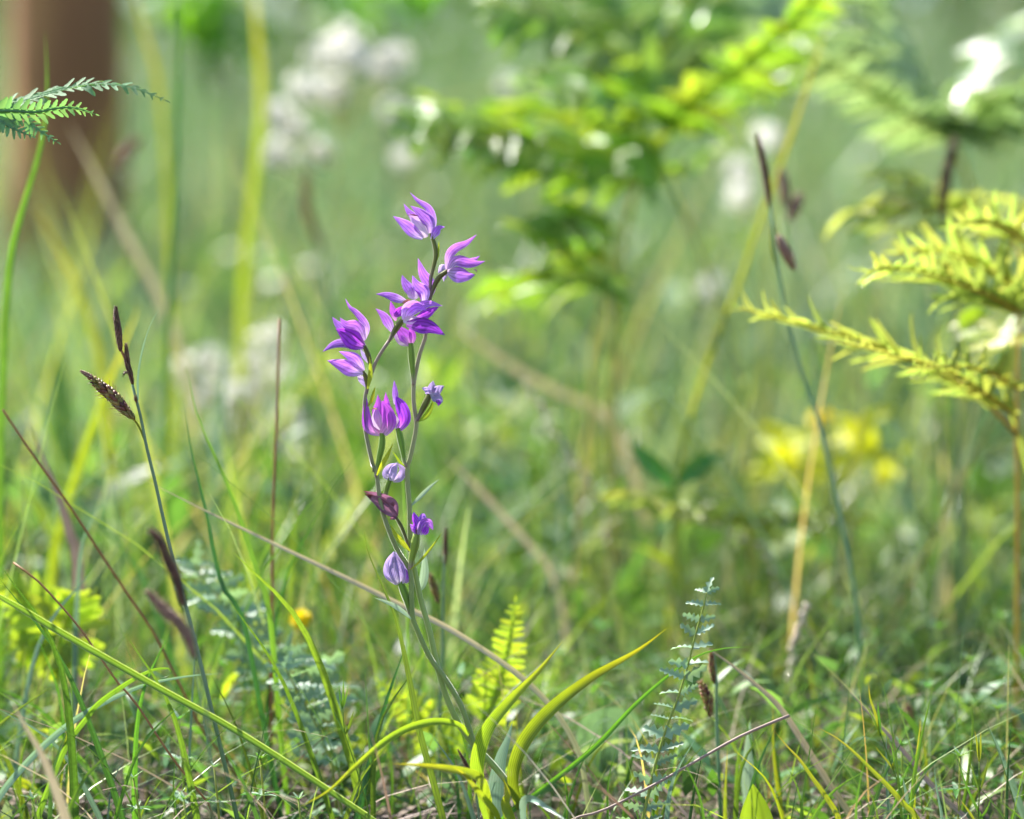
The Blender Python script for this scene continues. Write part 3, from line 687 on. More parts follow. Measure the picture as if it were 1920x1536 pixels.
# --- flowers of the taller orchid
flower(OB, Z1((1160, 1040), (1165, 930), (1200, 790), (1215, 700), (1200, 600), (1165, 500)), (6, 9), 'ovary', [
    (Z1((1165, 495), (1190, 400), (1140, 265), (1040, 190), (965, 106)), 15, 'petal', 25, .5, 4, 8),
    (Z1((1090, 440), (1010, 350), (950, 290), (905, 213)), 15, 'petal', 10, .4, 10, 14),
    (Z1((1120, 540), (1090, 470), (1020, 380), (950, 310)), 26, 'lip', 0, .5, 4, 0),
    (Z1((1165, 500), (1160, 400), (1080, 310), (970, 235)), 24, 'petal', -12, .5, 0, -4),
    (Z1((1090, 548), (1010, 500), (920, 420), (803, 335)), 24, 'petal', 8, .45, -2, -10),
    (Z1((1172, 555), (1205, 490), (1245, 445), (1303, 438)), 16, 'petal', 15, .7, -3, -5, .15),
    (Z1((1050, 335), (990, 322), (930, 325)), 3, 'brownwilt', 0, .5, -8, -9)], z=2)
part_blade('bract', OB, Z1((1190, 800), (1222, 740), (1240, 650), (1245, 572)), 6, 'bract', 1.0)
flower(OB, Z1((1145, 1160), (1185, 1040), (1245, 925), (1330, 858)), (6.5, 10), 'ovary', [
    (Z1((1320, 850), (1285, 830), (1235, 885)), 13, 'wilt', 20, .5, 6, 12, .2),
    (Z1((1325, 880), (1300, 920), (1290, 965)), 9, 'wilt', 20, .5, 6, 10, .2),
    (Z1((1320, 850), (1335, 720), (1400, 640), (1510, 590), (1607, 512)), 18, 'petal', 12, .45, 4, 6),
    (Z1((1450, 800), (1540, 770), (1600, 745), (1637, 715)), 12, 'petal', 0, .4, 6, 8),
    (Z1((1335, 850), (1410, 770), (1530, 790), (1610, 790), (1688, 768)), 22, 'petal', -10, .5, 0, -4),
    (Z1((1325, 870), (1430, 890), (1520, 905), (1592, 898)), 31, 'petal', 12, .5, -5, -9),
    (Z1((1580, 845), (1600, 855), (1605, 880)), 3, 'brownwilt', 0, .5, -6, -6)], z=0)
flower(OB, Z2((1072, 560), (1060, 400), (1050, 270), (1040, 130)), (6, 13), 'ovary_green', [   # bell under the front flower
    (Z2((1030, 150), (960, 110), (900, 60), (860, 20)), 18, 'lip', 0, .5, 0, 4),
    (Z2((1035, 150), (1000, 90), (950, 20), (900, -60)), 26, 'petal_mag', 10, .5, -2, 0),
    (Z2((1045, 150), (1055, 80), (1045, 0), (1030, -80)), 14, 'petal_mag', 20, .6, 0, 2),
    (Z1((1000, 1120), (960, 1040), (915, 970), (890, 898)), 20, 'petal', 0, .4, 4, 8),
    (Z1((1145, 1130), (1165, 1010), (1090, 890), (1043, 738)), 22, 'petal', 5, .45, 6, 8),
    (Z1((1030, 1130), (1000, 1080), (970, 1010)), 24, 'lip', 0, .4, 4, 6),
    (Z1((1110, 1165), (1105, 1060), (1030, 990), (990, 903)), 24, 'petal', -12, .5, 0, 0),
    (Z1((1075, 1150), (1055, 1090), (1005, 1035)), 5, 'petal_mag', 20, .6, -6, -6),
    (Z1((940, 1160), (840, 1130), (740, 1095), (638, 1083)), 17, 'petal', 15, .4, 0, -6),
    (Z1((985, 1175), (930, 1165), (890, 1160)), 14, 'crest', 0, .3, -5, -6, .5)], z=-2)
flower(OB, Z3((522, 152), (505, 110)) + Z2((960, 1230), (935, 1100), (912, 1005)), (5, 13), 'ovary_green', [
    (Z2((870, 980), (820, 880), (790, 770), (785, 630)), 16, 'petal_mag', 10, .5, 6, 8),
    (Z2((880, 760), (885, 680), (880, 600), (872, 510)), 12, 'petal', 0, .4, 4, 5),
    (Z2((905, 1015), (880, 930), (850, 830)), 17, 'lip', 0, .6, 0, -2),
    (Z2((925, 1015), (985, 920), (960, 800), (890, 675)), 25, 'petal_deep', -8, .7, -3, -2, .05, dict(peak=.5, base=.5, p=2.5))], z=0)
part_blade('bract', OB, Z3((515, 150), (470, 115), (440, 70), (405, 25)), 4.5, 'bract', 1.0)
flower(OB, Z2((1108, 930), (1150, 840), (1200, 740), (1235, 655)), (6, 13), 'ovary', [
    (Z2((1250, 660), (1200, 610), (1155, 590)), 14, 'wilt', 10, .6, 0, -4, .3),
    (Z2((1255, 660), (1260, 590), (1275, 515)), 17, 'wilt', 0, .5, 2, 4, .35),
    (Z2((1265, 670), (1320, 610), (1388, 568)), 18, 'wilt', 0, .5, 2, 3, .35),
    (Z2((1250, 650), (1300, 690), (1340, 720), (1325, 775)), 18, 'wilt', -10, .6, -2, -5, .35),
    (Z2((1300, 720), (1330, 740), (1325, 778)), 9, 'petal_deep', 0, .6, -6, -7, .2)], z=0)
part_blade('bract', OB, Z2((1120, 935), (1200, 880), (1250, 800), (1278, 705)), 10, 'bract', 1.0, prof=None)
flower(OB, Z3((546, 830), (515, 720), (480, 630), (435, 550)), (5, 7), 'ovary', [
    (Z3((445, 560), (410, 560), (385, 575)), 8, 'brownwilt', 0, .6, -2, -3, .3),
    (Z3((445, 545), (420, 450), (320, 390), (175, 345)), 20, 'brownwilt', -15, .7, 2, 2, .12),
    (Z3((445, 550), (370, 500), (290, 430), (185, 365)), 24, 'brownwilt', 12, .8, -2, -3, .12)], z=-2, label='brown withered flower')
part_blade('bract', OB, Z3((548, 825), (490, 760), (430, 690), (393, 608)), 11, 'bract', .995, cup=.5)
part_blade('bract', OB, Z3((560, 460), (620, 400), (700, 320), (787, 246)), 8, 'bract_pale', 1.0)
part_blade('bract', OB, Z3((600, 1090), (635, 1120), (665, 1000), (665, 800)), 17, 'bract_pale', 1.006, cup=.3)

# --- flowers of the left orchid
flower(OA, Z2((822, 100),) + Z1((770, 1530), (800, 1470), (850, 1390), (895, 1335)), (6, 12), 'ovary', [
    (Z1((830, 1340), (800, 1250), (780, 1148)), 14, 'petal_mag', 15, .5, 8, 10),
    (Z1((800, 1450), (760, 1370), (710, 1290), (636, 1222)), 19, 'petal', 5, .45, 6, 6),
    (Z1((820, 1300), (860, 1250), (910, 1195)), 17, 'petal_deep', 10, .5, 4, 2),
    (Z1((930, 1310), (1040, 1225), (1150, 1180), (1280, 1198)), 19, 'petal', -20, .5, 4, 2),
    (Z1((1030, 1310), (1120, 1270), (1190, 1230), (1245, 1205)), 18, 'petal_deep', 10, .5, 0, -3),
    (Z1((905, 1330), (940, 1230), (1030, 1190), (1130, 1240)), 25, 'petal', 10, .6, -4, -8),
    (Z1((900, 1340), (980, 1330), (1060, 1310)), 17, 'lip', 0, .5, -7, -10),
    (Z1((930, 1370), (1060, 1380), (1170, 1400), (1302, 1477)), 30, 'petal_deep', 8, .4, -6, -12)], z=-10)
flower(OA, Z2((640, 440), (618, 300), (595, 230), (553, 140)), (5, 10), 'ovary', [
    (Z1((535, 1510), (545, 1400), (450, 1270), (385, 1210), (345, 1125)), 15, 'petal', 30, .45, 6, 8),
    (Z1((400, 1470), (310, 1410), (260, 1360), (220, 1302)), 17, 'petal', 5, .45, 4, 6),
    (Z1((530, 1530), (460, 1400), (350, 1370), (293, 1308)), 27, 'petal', -15, .5, 0, -1),
    (Z1((525, 1590), (430, 1540), (340, 1470), (255, 1418)), 37, 'petal_deep', 10, .5, -4, -8)], z=-2)
flower(OA, Z2((590, 650), (596, 560), (575, 470), (548, 420)), (5, 9), 'ovary', [
    (Z2((600, 330), (560, 260), (520, 180)), 8, 'wilt', 0, .5, 6, 6),
    (Z2((500, 460), (540, 510), (575, 585)), 12, 'wilt', 0, .5, 3, 3, .2),
    (Z2((490, 195), (370, 135), (250, 150), (137, 217)), 18, 'petal', 15, .4, 6, 4),
    (Z2((560, 410), (480, 290), (400, 250), (305, 215)), 22, 'petal', -12, .5, 2, 0),
    (Z2((555, 430), (440, 410), (330, 360), (185, 307)), 30, 'petal', 12, .5, -3, -8)], z=-6)
part_blade('bract', OA, Z2((600, 600), (625, 470), (628, 370), (618, 262)), 9, 'bract', .995)
part_blade('bract', OA, Z2((600, 780), (640, 720), (660, 640), (682, 570)), 7, 'bract', .998)
flower(OA, Z3((275, 235), (290, 150)) + Z2((720, 1300), (745, 1180), (750, 1055)), (6, 13), 'ovary_green', [
    (Z2((740, 1000), (700, 850), (710, 750), (705, 655)), 20, 'petal_mag', 0, .5, 6, 6),
    (Z2((770, 960), (800, 840), (800, 740), (785, 640)), 14, 'petal_mag', 0, .5, 6, 6),
    (Z2((735, 1060), (700, 950), (690, 850), (700, 780)), 24, 'lip', 0, .5, 2, 0, .05, dict(peak=.4, base=.6)),
    (Z2((730, 1060), (620, 1000), (590, 850), (585, 668)), 20, 'petal_mag', -10, .7, 0, 0, .06, dict(peak=.35, base=.5)),
    (Z2((755, 1060), (815, 960), (800, 840), (745, 720)), 26, 'petal_mag', 5, .7, -4, -4, .06, dict(peak=.4, base=.6, p=2.4)),
    (Z2((700, 810), (660, 800), (630, 815)), 3, 'crest', 0, .5, -6, -7)], z=-6)
part_blade('bract', OA, Z3((285, 220), (320, 150), (370, 60), (415, -40)), 9, 'bract', .992)
WC = dict(peak=.38, base=.5, p=2.2)
flower(OA, Z3((350, 395), (360, 340), (375, 290), (395, 235)), (9, 10), 'ovary_green', [
    (Z3((395, 250), (355, 215), (380, 160), (440, 120)), 14, 'wilt', 0, .7, 0, 2, .24, WC),
    (Z3((410, 260), (465, 240), (490, 180), (450, 122)), 15, 'wilt', 0, .7, 0, 2, .24, WC),
    (Z3((400, 262), (410, 210), (425, 160), (448, 118)), 15, 'wilt', 0, .7, -4, -3, .24, WC)], z=8, label='pale lilac wilted cup facing up')
flower(OA, Z3((552, 970), (560, 900), (585, 790), (602, 690)), (9, 17), 'ovary_green', [
    (Z3((605, 690), (575, 640), (548, 608)), 12, 'petal', 10, .5, 2, 0, .15),
    (Z3((600, 690), (610, 610), (590, 560), (578, 510)), 17, 'petal_deep', 0, .5, 2, 2, .15, WC),
    (Z3((615, 640), (640, 580), (655, 540), (680, 560)), 14, 'petal', 0, .6, 0, -3, .2, WC),
    (Z3((625, 690), (660, 610), (700, 600), (735, 655)), 19, 'petal', 0, .7, -4, -8, .15, WC),
    (Z3((655, 690), (680, 650), (700, 630)), 14, 'petal_deep', 0, .5, -9, -10, .1, WC),
    (Z3((603, 690), (608, 650), (618, 620)), 6, 'brownwilt', 0, .5, -4, -6, .2)], z=-8)
part_blade('bract', OA, Z3((552, 975), (620, 915), (710, 810), (812, 668)), 5, 'bract', .99)
flower(OA, Z3((552, 1355), (535, 1260), (505, 1160), (470, 1070)), (7, 15), 'ovary_green', [
    (Z3((440, 1085), (372, 1010), (375, 920), (420, 828)), 15, 'wilt', 0, .7, 2, 4, .22, WC),
    (Z3((500, 1080), (522, 1000), (485, 900), (425, 830)), 15, 'wilt', 0, .7, 2, 4, .22, WC),
    (Z3((510, 1080), (528, 1040), (505, 960)), 12, 'petal', 0, .6, -1, -1, .1, WC),
    (Z3((450, 1092), (425, 1000), (415, 930), (420, 826)), 19, 'wilt', 0, .7, -4, 0, .22, WC),
    (Z3((480, 1085), (485, 1010), (462, 930), (428, 850)), 16, 'wilt', 0, .7, -5, -1, .22, WC)], z=0, label='pale lilac closed wilted flower low on the stem')
part_blade('bract', OA, Z3((560, 1368), (480, 1300), (390, 1245), (262, 1197)), 9, 'bract_pale', .99)

# --- orchid leaves
part_blade('leaf', OB, Z4((1112, 1060), (1078, 950), (1080, 850), (1130, 720), (1250, 570), (1450, 408), (1690, 268), (1838, 158)), 27, 'oleaf', (1.0, .985), n=40, nc=9, roll=(-25, 30), cup=.35, peak=.3, base=.55, p=1.4, wave=.02)
part_blade('leaf', OA, [(915, 1540)] + Z4((898, 930), (895, 800), (950, 650), (1070, 505), (1200, 370), (1322, 218)), 27, 'oleaf', (.99, .98), n=40, nc=9, roll=(15, -20), cup=.3, peak=.34, base=.55, p=1.3, wave=.02)
part_blade('leaf', OB, [(935, 1590)] + Z4((983, 1109), (985, 960), (1010, 810), (1045, 710), (1069, 626)), 31, 'oleaf_pale', 1.008, n=30, nc=9, roll=0, cup=.25, peak=.45, base=.6, label='pale bluish green upright leaf back')
part_blade('leaf', OA, Z4((850, 690), (800, 640), (690, 623), (560, 652), (430, 722), (280, 850), (150, 968), (0, 1052)), 14, 'oleaf', (.985, .95), n=40, nc=7, roll=(20, -10), cup=.5, peak=.3, base=.5)
part_blade('leaf', OA, [(925, 1555)] + Z4((940, 1000), (900, 905), (800, 868), (650, 845), (467, 832)), 18, 'oleaf', (.985, .94), n=30, nc=7, roll=(30, 0), cup=.4, peak=.4, base=.5)
part_blade('leaf', OA, [(940, 1575)] + Z4((990, 1090), (910, 990), (830, 890), (770, 850)), 13, 'oleaf', (.98, .95), n=24, nc=5, roll=20, cup=.4)
part_blade('leaf', OB, [(975, 1585)] + Z4((1060, 1120), (1030, 1030), (1045, 980), (1020, 900)), 20, 'oleaf', .985, n=24, nc=7, roll=10, cup=.4)
part_blade('leaf', OB, [(985, 1575)] + Z4((1120, 1040), (1160, 1005), (1250, 1055), (1345, 1120)), 14, 'oleaf_pale', (.99, .95), n=24, nc=7, roll=10, cup=.4)

# ------------------------------------------------------------------ single grasses, dry blades and stems
def grass(name, label, px, w, mat, d=1.0, roll=0., cup=.45, n=30, cat='grass', group=None, base=.7, taper=.5, nc=5, ground=True):
    """px runs tip -> base"""
    pts = path(px, d)
    if ground: pts = to_ground(pts)
    pts = pts[::-1]; mb = MB(); dd = d if isinstance(d, (int, float)) else d[0]
    g_blade(mb, pts, strap(w * S * dd, base, taper), n, nc, roll, cup)
    o = link(name, mb.mesh(name, mat)); return tag(o, label, cat, group)

def stalk(name, label, px, w0, w1, mat, d=1.0, n=26, cat='stem', group=None, ground=True):
    pts = path(px, d)
    if ground: pts = to_ground(pts)
    pts = pts[::-1]; mb = MB(); g_tube(mb, pts, lambda t: S * .5 * (w0 + (w1 - w0) * t), n, 6)
    o = link(name, mb.mesh(name, mat)); return tag(o, label, cat, group)

grass('sedge_leaf', 'long folded sedge leaf sloping down across the brown stem to the orchid leaf tip', [(-120, 1060), (0, 1119), (130, 1195), (300, 1292), (420, 1358), (520, 1420), (640, 1500), (720, 1560)], 13, 'grass_fold', (.97, .99), roll=(35, -15), cup=.55, n=50, base=.6, taper=.8, ground=True)
grass('sedge_leaf', 'narrow upright sedge leaf close beside the orchid stems with a blunt tip', [(680, 968), (688, 1030), (712, 1090), (742, 1165), (765, 1270), (785, 1370), (815, 1480), (840, 1580)], 13, 'grass', 1.0, roll=(0, 60), cup=.5, n=40)
grass('grass_leaf', 'green grass blade arching from the orchid base past the feathery herb', [(1416, 1213), (1350, 1217), (1290, 1240), (1200, 1312), (1110, 1405), (1000, 1492), (940, 1540)], 10, 'grass', (1.01, 1.0), roll=(0, 30), n=40)
grass('grass_leaf', 'pale blue-green grass blade bowing over below the folded sedge leaf', ZA((2000, 1262), (1700, 1285), (1300, 1365), (900, 1540), (600, 1730), (250, 2050), (-60, 2460)), 13, 'grass_blue', (1.03, .99), roll=20, n=40)
grass('grass_leaf', 'green grass blade with a tight loop at its tip', ZA((1400, 1305), (1500, 1290), (1545, 1250), (1520, 1215), (1400, 1220), (1270, 1270), (1100, 1370), (880, 1530), (760, 1680), (600, 1900), (450, 2250), (330, 2600)), 12, 'grass', (1.0, 1.0), roll=(0, 50), n=70, taper=.75)
grass('dry_grass_leaf', 'tan dry grass blade slanting behind the orchid from the sedge stem', [(258, 893), (330, 930), (400, 965), (560, 1042), (650, 1085), (745, 1132), (860, 1190), (1000, 1290), (1080, 1400)], 11, 'straw', (1.06, 1.04), roll=10, n=44, cat='dry grass')
stalk('dry_weed', 'thin upright reddish dry stem between the sedge and the orchid flowers', [(524, 598), (520, 760), (514, 900), (511, 1000), (510, 1180), (508, 1300)], 7, 5, 'redstem', 1.1)
grass('grass_leaf', 'green grass blade with yellow spots near its tip, beside the reddish dry stem', ZA((1660, -1540), (1720, -1300), (1760, -1100), (1850, -880), (2050, -420), (2200, 0), (2330, 420), (2420, 720)), 11, 'grass', 1.07, roll=20)
grass('grass_leaf', 'dark green blunt grass blade close beside the sedge stem', ZA((1640, -1240), (1680, -1020), (1720, -760), (1840, -250), (1950, 300), (2040, 560), (2180, 760)), 10, 'grass_dark', 1.06, roll=20)
stalk('dry_weed', 'long reddish dry stem leaning over the yellow fern', [(5, 768), (60, 850), (135, 955), (190, 1040), (240, 1115), (290, 1190), (340, 1290), (380, 1370), (440, 1450)], 7, 5, 'redstem', (1.05, 1.08))
stalk('dry_weed', 'thin orange-brown dry stem crossing under the folded sedge leaf', ZA((120, 265), (330, 420), (520, 620), (700, 830), (850, 1040), (1050, 1330), (1230, 1540), (1500, 1950), (1750, 2280), (1900, 2480)), 5, 4, 'redstem', (1.03, 1.0))
grass('dry_grass_leaf', 'wide blurred pinkish dry blade behind the leaning reddish stem', [(55, 790), (80, 860), (110, 930), (130, 1000), (145, 1060), (150, 1300)], 26, 'dry', .86 + .3, roll=10, cat='dry grass')
grass('dry_grass_leaf', 'blurred pale tan dry blade standing before the leaf litter', [(15, 1300), (40, 1350), (75, 1410), (100, 1470), (120, 1530), (140, 1620)], 20, 'straw', .9, roll=10, cat='dry grass')
grass('grass_leaf', 'short pale blue blade catching light behind the reddish leaning stem', [(212, 928), (190, 945), (165, 990), (150, 1040), (140, 1200)], 13, 'grass_blue', 1.12, roll=30)
grass('dry_grass_leaf', 'greyish tan dry blade bending down behind the feathery herb', [(1305, 1205), (1345, 1228), (1400, 1270), (1460, 1325), (1510, 1400), (1560, 1480), (1600, 1540)], 13, 'straw', (1.05, 1.04), roll=15, cat='dry grass')
stalk('dry_weed', 'thin straight pinkish dry stalk rising across the feathery herb foot', [(1480, 1342), (1440, 1358), (1380, 1385), (1300, 1430), (1220, 1475), (1130, 1520), (1060, 1545)], 4, 6, 'dry', (1.0, .99))
grass('grass_leaf', 'yellow grass blade curving to a pale tip above the twiggy dry litter', ZD((150, 568), (300, 650), (450, 770), (600, 920), (750, 1070), (900, 1240), (1000, 1353)), 11, 'grass_yellow', .985, roll=15)
grass('grass_leaf', 'yellow-green grass blade between the feathery herb and the curving yellow one', ZD((-210, 610), (-110, 730), (0, 850), (110, 1010), (210, 1150), (330, 1360)), 11, 'grass_yellow', 1.0, roll=15)
grass('dry_grass_leaf', 'mauve-grey dry blade sloping behind the forked grass sprigs', ZD((390, 215), (540, 390), (700, 570), (900, 790), (1080, 1010), (1250, 1190), (1420, 1360)), 10, 'dry', (1.04, 1.02), roll=15, cat='dry grass')
grass('grass_leaf', 'upright finely toothed green blade between the two forked grass sprigs', ZD((1142, 235), (1090, 430), (1030, 700), (980, 960), (960, 1150), (930, 1400)), 9, 'grass', 1.0, roll=20)
grass('grass_leaf', 'blue-green blade leaning beside the trident-like grass sprig', ZD((1590, 520), (1680, 700), (1780, 950), (1850, 1150), (1920, 1360)), 14, 'grass_blue', 1.04, roll=15)
grass('grass_leaf', 'thin green blade close to the toothed upright blade', ZD((1325, 680), (1360, 850), (1390, 980), (1470, 1170), (1560, 1380)), 6, 'grass', .99, roll=15)
grass('grass_leaf', 'upright bright green blade behind the trident-like grass sprig', ZD((1475, 350), (1480, 560), (1460, 800), (1430, 1050), (1380, 1360)), 7, 'grass', 1.03, roll=15)
grass('grass_leaf', 'slender pale blade close over the litter beside the mauve-grey dry blade', ZD((1150, 880), (1165, 1050), (1190, 1200), (1215, 1360)), 7, 'grass_blue', .985, roll=15)
# midground broad blades
grass('reed', 'broad blurred yellow-green reed stalk rising between the pine trunk and the white flowers', [(468, -60), (482, 60), (490, 200), (478, 330), (462, 470), (452, 620), (446, 900)], 20, 'grass_yellow', 1.75, roll=10, cat='reed', taper=.8)
grass('reed', 'blurred pale reed blade leaning between trunk and reed stalk', [(128, 230), (170, 310), (230, 430), (290, 540), (330, 640), (360, 760)], 15, 'straw', 1.6, roll=10, cat='reed', taper=.8)
grass('reed', 'blurred olive reed standing close beside the trunk', [(245, -40), (270, 60), (295, 150), (310, 300), (318, 500), (320, 700)], 12, 'grass_yellow', 1.7, roll=10, cat='reed', taper=.85)
grass('reed', 'dim green thin upright reed between the trunk and the reed stalk', [(333, -50), (336, 100), (330, 250), (325, 420), (316, 600), (310, 800)], 11, 'grass_dark', 1.4, roll=10, cat='reed', taper=.85)
grass('reed', 'pale green reed leaning in front of the big bracken leaves', [(1555, 40), (1520, 140), (1485, 250), (1430, 400), (1390, 520), (1340, 640), (1295, 780), (1272, 880)], 9, 'grass_yellow', 1.36, roll=10, cat='reed', taper=.8)
stalk('fern_stalk', 'bare yellowish fern stalk sloping below the big bracken', [(1235, 285), (1270, 370), (1300, 440), (1330, 520), (1370, 640), (1400, 800), (1410, 1000)], 13, 10, 'fern_stem', 1.5, cat='stalk')
grass('reed', 'blurred pale tan blade lying slantwise between the orchid flowers and the bracken stems', [(830, 600), (890, 640), (960, 690), (1040, 735), (1150, 800)], 16, 'straw', 1.6, roll=10, cat='reed', taper=.8)
grass('reed', 'blurred yellowish blade slanting down behind the lowest orchid flowers', [(830, 855), (880, 900), (940, 965), (990, 1020), (1040, 1090)], 12, 'straw', 1.35, roll=10, cat='reed', taper=.8)
for i, (lab, px, w, m, d) in enumerate([
    ('blurred yellow-green reed leaning behind the brown sedge spikes', [(262, 570), (235, 640), (205, 720), (175, 800), (140, 900), (100, 1050)], 18, 'grass_yellow', 1.3),
    ('blurred bluish reed behind the reddish dry stem', [(430, 610), (418, 700), (410, 800), (400, 950)], 20, 'grass_blue', 1.45),
    ('blurred green blade leaning behind the spotted blade', [(610, 560), (580, 640), (640, 760), (680, 900)], 14, 'grass', 1.5),
    ('blurred green reed bowing under the blue-green fern tip', [(85, 60), (88, 180), (75, 280), (45, 380), (20, 480), (8, 640), (0, 900)], 14, 'grass', 1.15),
    ('blurred yellow-green reed leaning below the pine trunk', [(60, 380), (100, 450), (140, 530), (165, 600), (190, 700)], 16, 'grass_yellow', 1.5),
    ('blurred lime blade rising under the white flower cluster', [(555, 900), (552, 1000), (545, 1100), (540, 1250)], 11, 'grass', 1.2)]):
    grass('reed', lab, px, w, m, d, roll=10, cat='reed', taper=.7)

# loose fine grass blades scattered through the focus zone (countable, alike)
GM = [(m, k) for m in ('grass', 'grass_dark', 'grass_yellow', 'grass_blue') for k in range(4)]
blade_mesh = []
for m, k in GM:
    mb = MB(); l = random.uniform(.1, .5); side = random.choice((-1, 1))
    pts = [Vector((0, 0, 0)), Vector((side * l * .08, 0, .3)), Vector((side * l * .3, 0, .65)), Vector((side * l * .75, .02, 1 - l * .25))]
    g_blade(mb, pts, strap(.028, .7, .3), 12, 3, random.uniform(-40, 40), .5, face=Vector((0, -1, 0))); blade_mesh.append(mb.mesh('grass_leaf', m))
random.seed(21)
MARKS = {}
for nm, px, py, d in (('the orchid stems', 930, 1560, 1.0), ('the tall orchid leaf', 1060, 1560, 1.02), ('the feathery herb', 1200, 1540, 1.0), ('the sedge stem foot', 450, 1560, 1.0), ('the folded sedge leaf', 200, 1400, 1.0),
                      ('the bright yellow fern', 115, 1400, 1.14), ('the small yellow flower', 575, 1400, 1.17), ('the upright yellow-green fern', 890, 1460, 1.1), ('the curving yellow grass', 1720, 1540, .99),
                      ('the forked grass sprigs', 1820, 1540, .99), ('the oval brown spike', 1715, 1450, 1.12), ('the low bracken frond', 1400, 1250, 1.38), ('the tall bracken stems', 1130, 1200, 1.5),
                      ('the orange fern stem', 1915, 1350, 1.2), ('the reddish dry stem', 510, 1450, 1.1), ('the pale round leaf', 1130, 1440, 1.14), ('the bluish feathery herbs', 540, 1400, 1.14), ('the wide dry blade', 150, 1350, 1.16)):
    q_ = P(px, py, d); MARKS[nm] = (q_.x, q_.y)
for i in range(230):
    y = random.uniform(.97, 1.45); x = random.uniform(-1, 1) * (y * .225 + .02)
    if i < 60: y = random.uniform(.95, 1.06)
    h = random.choice((random.uniform(.035, .09), random.uniform(.06, .17), random.uniform(.05, .12)))
    if x > -.02: h = min(h, .085) * .8
    if abs(x + .03) < .06 and y < 1.0: h *= .45
    m = random.choices(range(len(GM)), [6] * 4 + [2] * 4 + [1] * 4 + [2] * 4)[0]
    mt = Matrix.Translation((x, y, -.006)) @ Matrix.Rotation(random.uniform(-.6, .6) + random.choice((0, math.pi)), 4, 'Z') @ Matrix.Rotation(random.uniform(-.25, .25), 4, 'Y') @ Matrix.Diagonal((h, h, h, 1)) @ Matrix.Diagonal((random.uniform(.6, 1.1) * (.12 / h) ** .4, 1, 1, 1))
    o = link('grass_leaf', blade_mesh[m]); o.matrix_basis = mt
    near = min(MARKS, key=lambda k: (MARKS[k][0] - x) ** 2 + (MARKS[k][1] - y) ** 2)
    tag(o, f"{'short' if h < .06 else 'medium' if h < .1 else 'tall'} {('mid green', 'dark green', 'yellow-green', 'bluish green')[m // 4]} grass blade {('bending', 'leaning', 'curving', 'standing')[m % 4]} near {near}", 'grass', 'loose fine grass blades')

# ------------------------------------------------------------------ sedges with spikes
def spike(parent, px, wpx, mat, d, rows, k, fuzz=0., scale=1., pale=None):
    """cone of overlapping seeds along px (base->tip)"""
    q = smooth(path(px, d), rows); T = tangents(q); mb = MB(); sz = S * (d if isinstance(d, (int, float)) else d[0])
    L = sum((b - a).length for a, b in zip(q, q[1:])) / rows
    for i in range(rows):
        t = i / (rows - 1); env = max(.18, math.sin(math.pi * (.12 + .8 * t)) ** .7) if rows > 3 else 1
        r = wpx * .5 * sz * env; s = T[i].orthogonal().normalized(); b = T[i].cross(s)
        for j in range(k):
            a = 6.283 * (j / k + i * .382) + random.uniform(-.2, .2); o = s * math.cos(a) + b * math.sin(a)
            ax = (T[i] * 1.1 + o * random.uniform(.5, .9))
            g_seed(mb, q[i] + o * r * .6, ax, L * 2.7 * scale, r * .44)
            if fuzz and random.random() < fuzz:
                e = q[i] + o * r; g_seed(mb, e + ax.normalized() * L * 1.4, ax + o * .6, L * 2.4, r * .05, 3)
    g_tube(mb, q, lambda t: wpx * .13 * sz * max(.2, math.sin(math.pi * (.1 + .85 * t))), max(rows, 6), 6)
    return link('spike', mb.mesh('spike', mat), parent)

def sedge(label, stem_px, w, d, parts, mat='sedge', group='sedges with brown spikes'):
    w3 = to_ground(path(stem_px, d))[::-1]
    e = thing('sedge', (w3[0].x, w3[0].y, 0), label, 'sedge', group); mb = MB(); dd = d if isinstance(d, (int, float)) else d[0]
    g_tube(mb, w3, lambda t: S * dd * .5 * w * (1.15 - .5 * t), 34, 6); link('stem', mb.mesh('stem', mat), e)
    for p in parts:
        if p[0] == 's': spike(e, *p[1:])
        elif p[0] == 'b':
            mb = MB(); g_blade(mb, path(p[1], dd), lance(p[2] * S * dd, .15, .8), 18, 3, 20, .4); link('bract', mb.mesh('bract', p[3]), e)
        else:
            mb = MB(); g_tube(mb, path(p[1], dd), lambda t: S * dd * p[2] * .5, 8, 5); link('spike_stalk', mb.mesh('spike_stalk', p[3]), e)
    return e

sedge('sedge with two dark brown spikes above a plump brown nodding one',
      Z5((1190, 870), (1215, 960), (1232, 1030), (1270, 1180), (1310, 1390), (1345, 1540)) + [(290, 900), (320, 1032), (365, 1200), (400, 1345), (450, 1560)], 9, 1.0,
      [('s', Z5((1085, 560), (1075, 480), (1065, 380), (1045, 260), (1043, 175)), 14, 'spike_dark', 1.0, 26, 6, .3),
       ('s', Z5((1195, 860), (1175, 780), (1145, 660), (1135, 510)), 11, 'spike_dark', 1.0, 22, 5, .3),
       ('s', Z5((1165, 770), (1125, 760), (1108, 790)), 5, 'spike_dark', .998, 5, 4),
       ('t', Z5((1195, 870), (1130, 650), (1085, 550)), 5, 'redstem'),
       ('s', Z5((1190, 1160), (1110, 1080), (1000, 960), (900, 880), (830, 820)), 25, 'spike_brown', .995, 15, 6, .6),
       ('s', Z5((850, 840), (800, 790), (733, 752)), 9, 'spike_pale', .995, 9, 5),
       ('t', Z5((1310, 1390), (1250, 1245), (1190, 1165)), 4, 'grass_yellow'),
       ('s', Z5((1228, 1025), (1220, 1000), (1215, 975)), 7, 'spike_brown', .997, 4, 5),
       ('b', Z5((1240, 1010), (1240, 800), (1280, 560), (1350, 340), (1455, 145)), 4.5, 'grass_blue')])
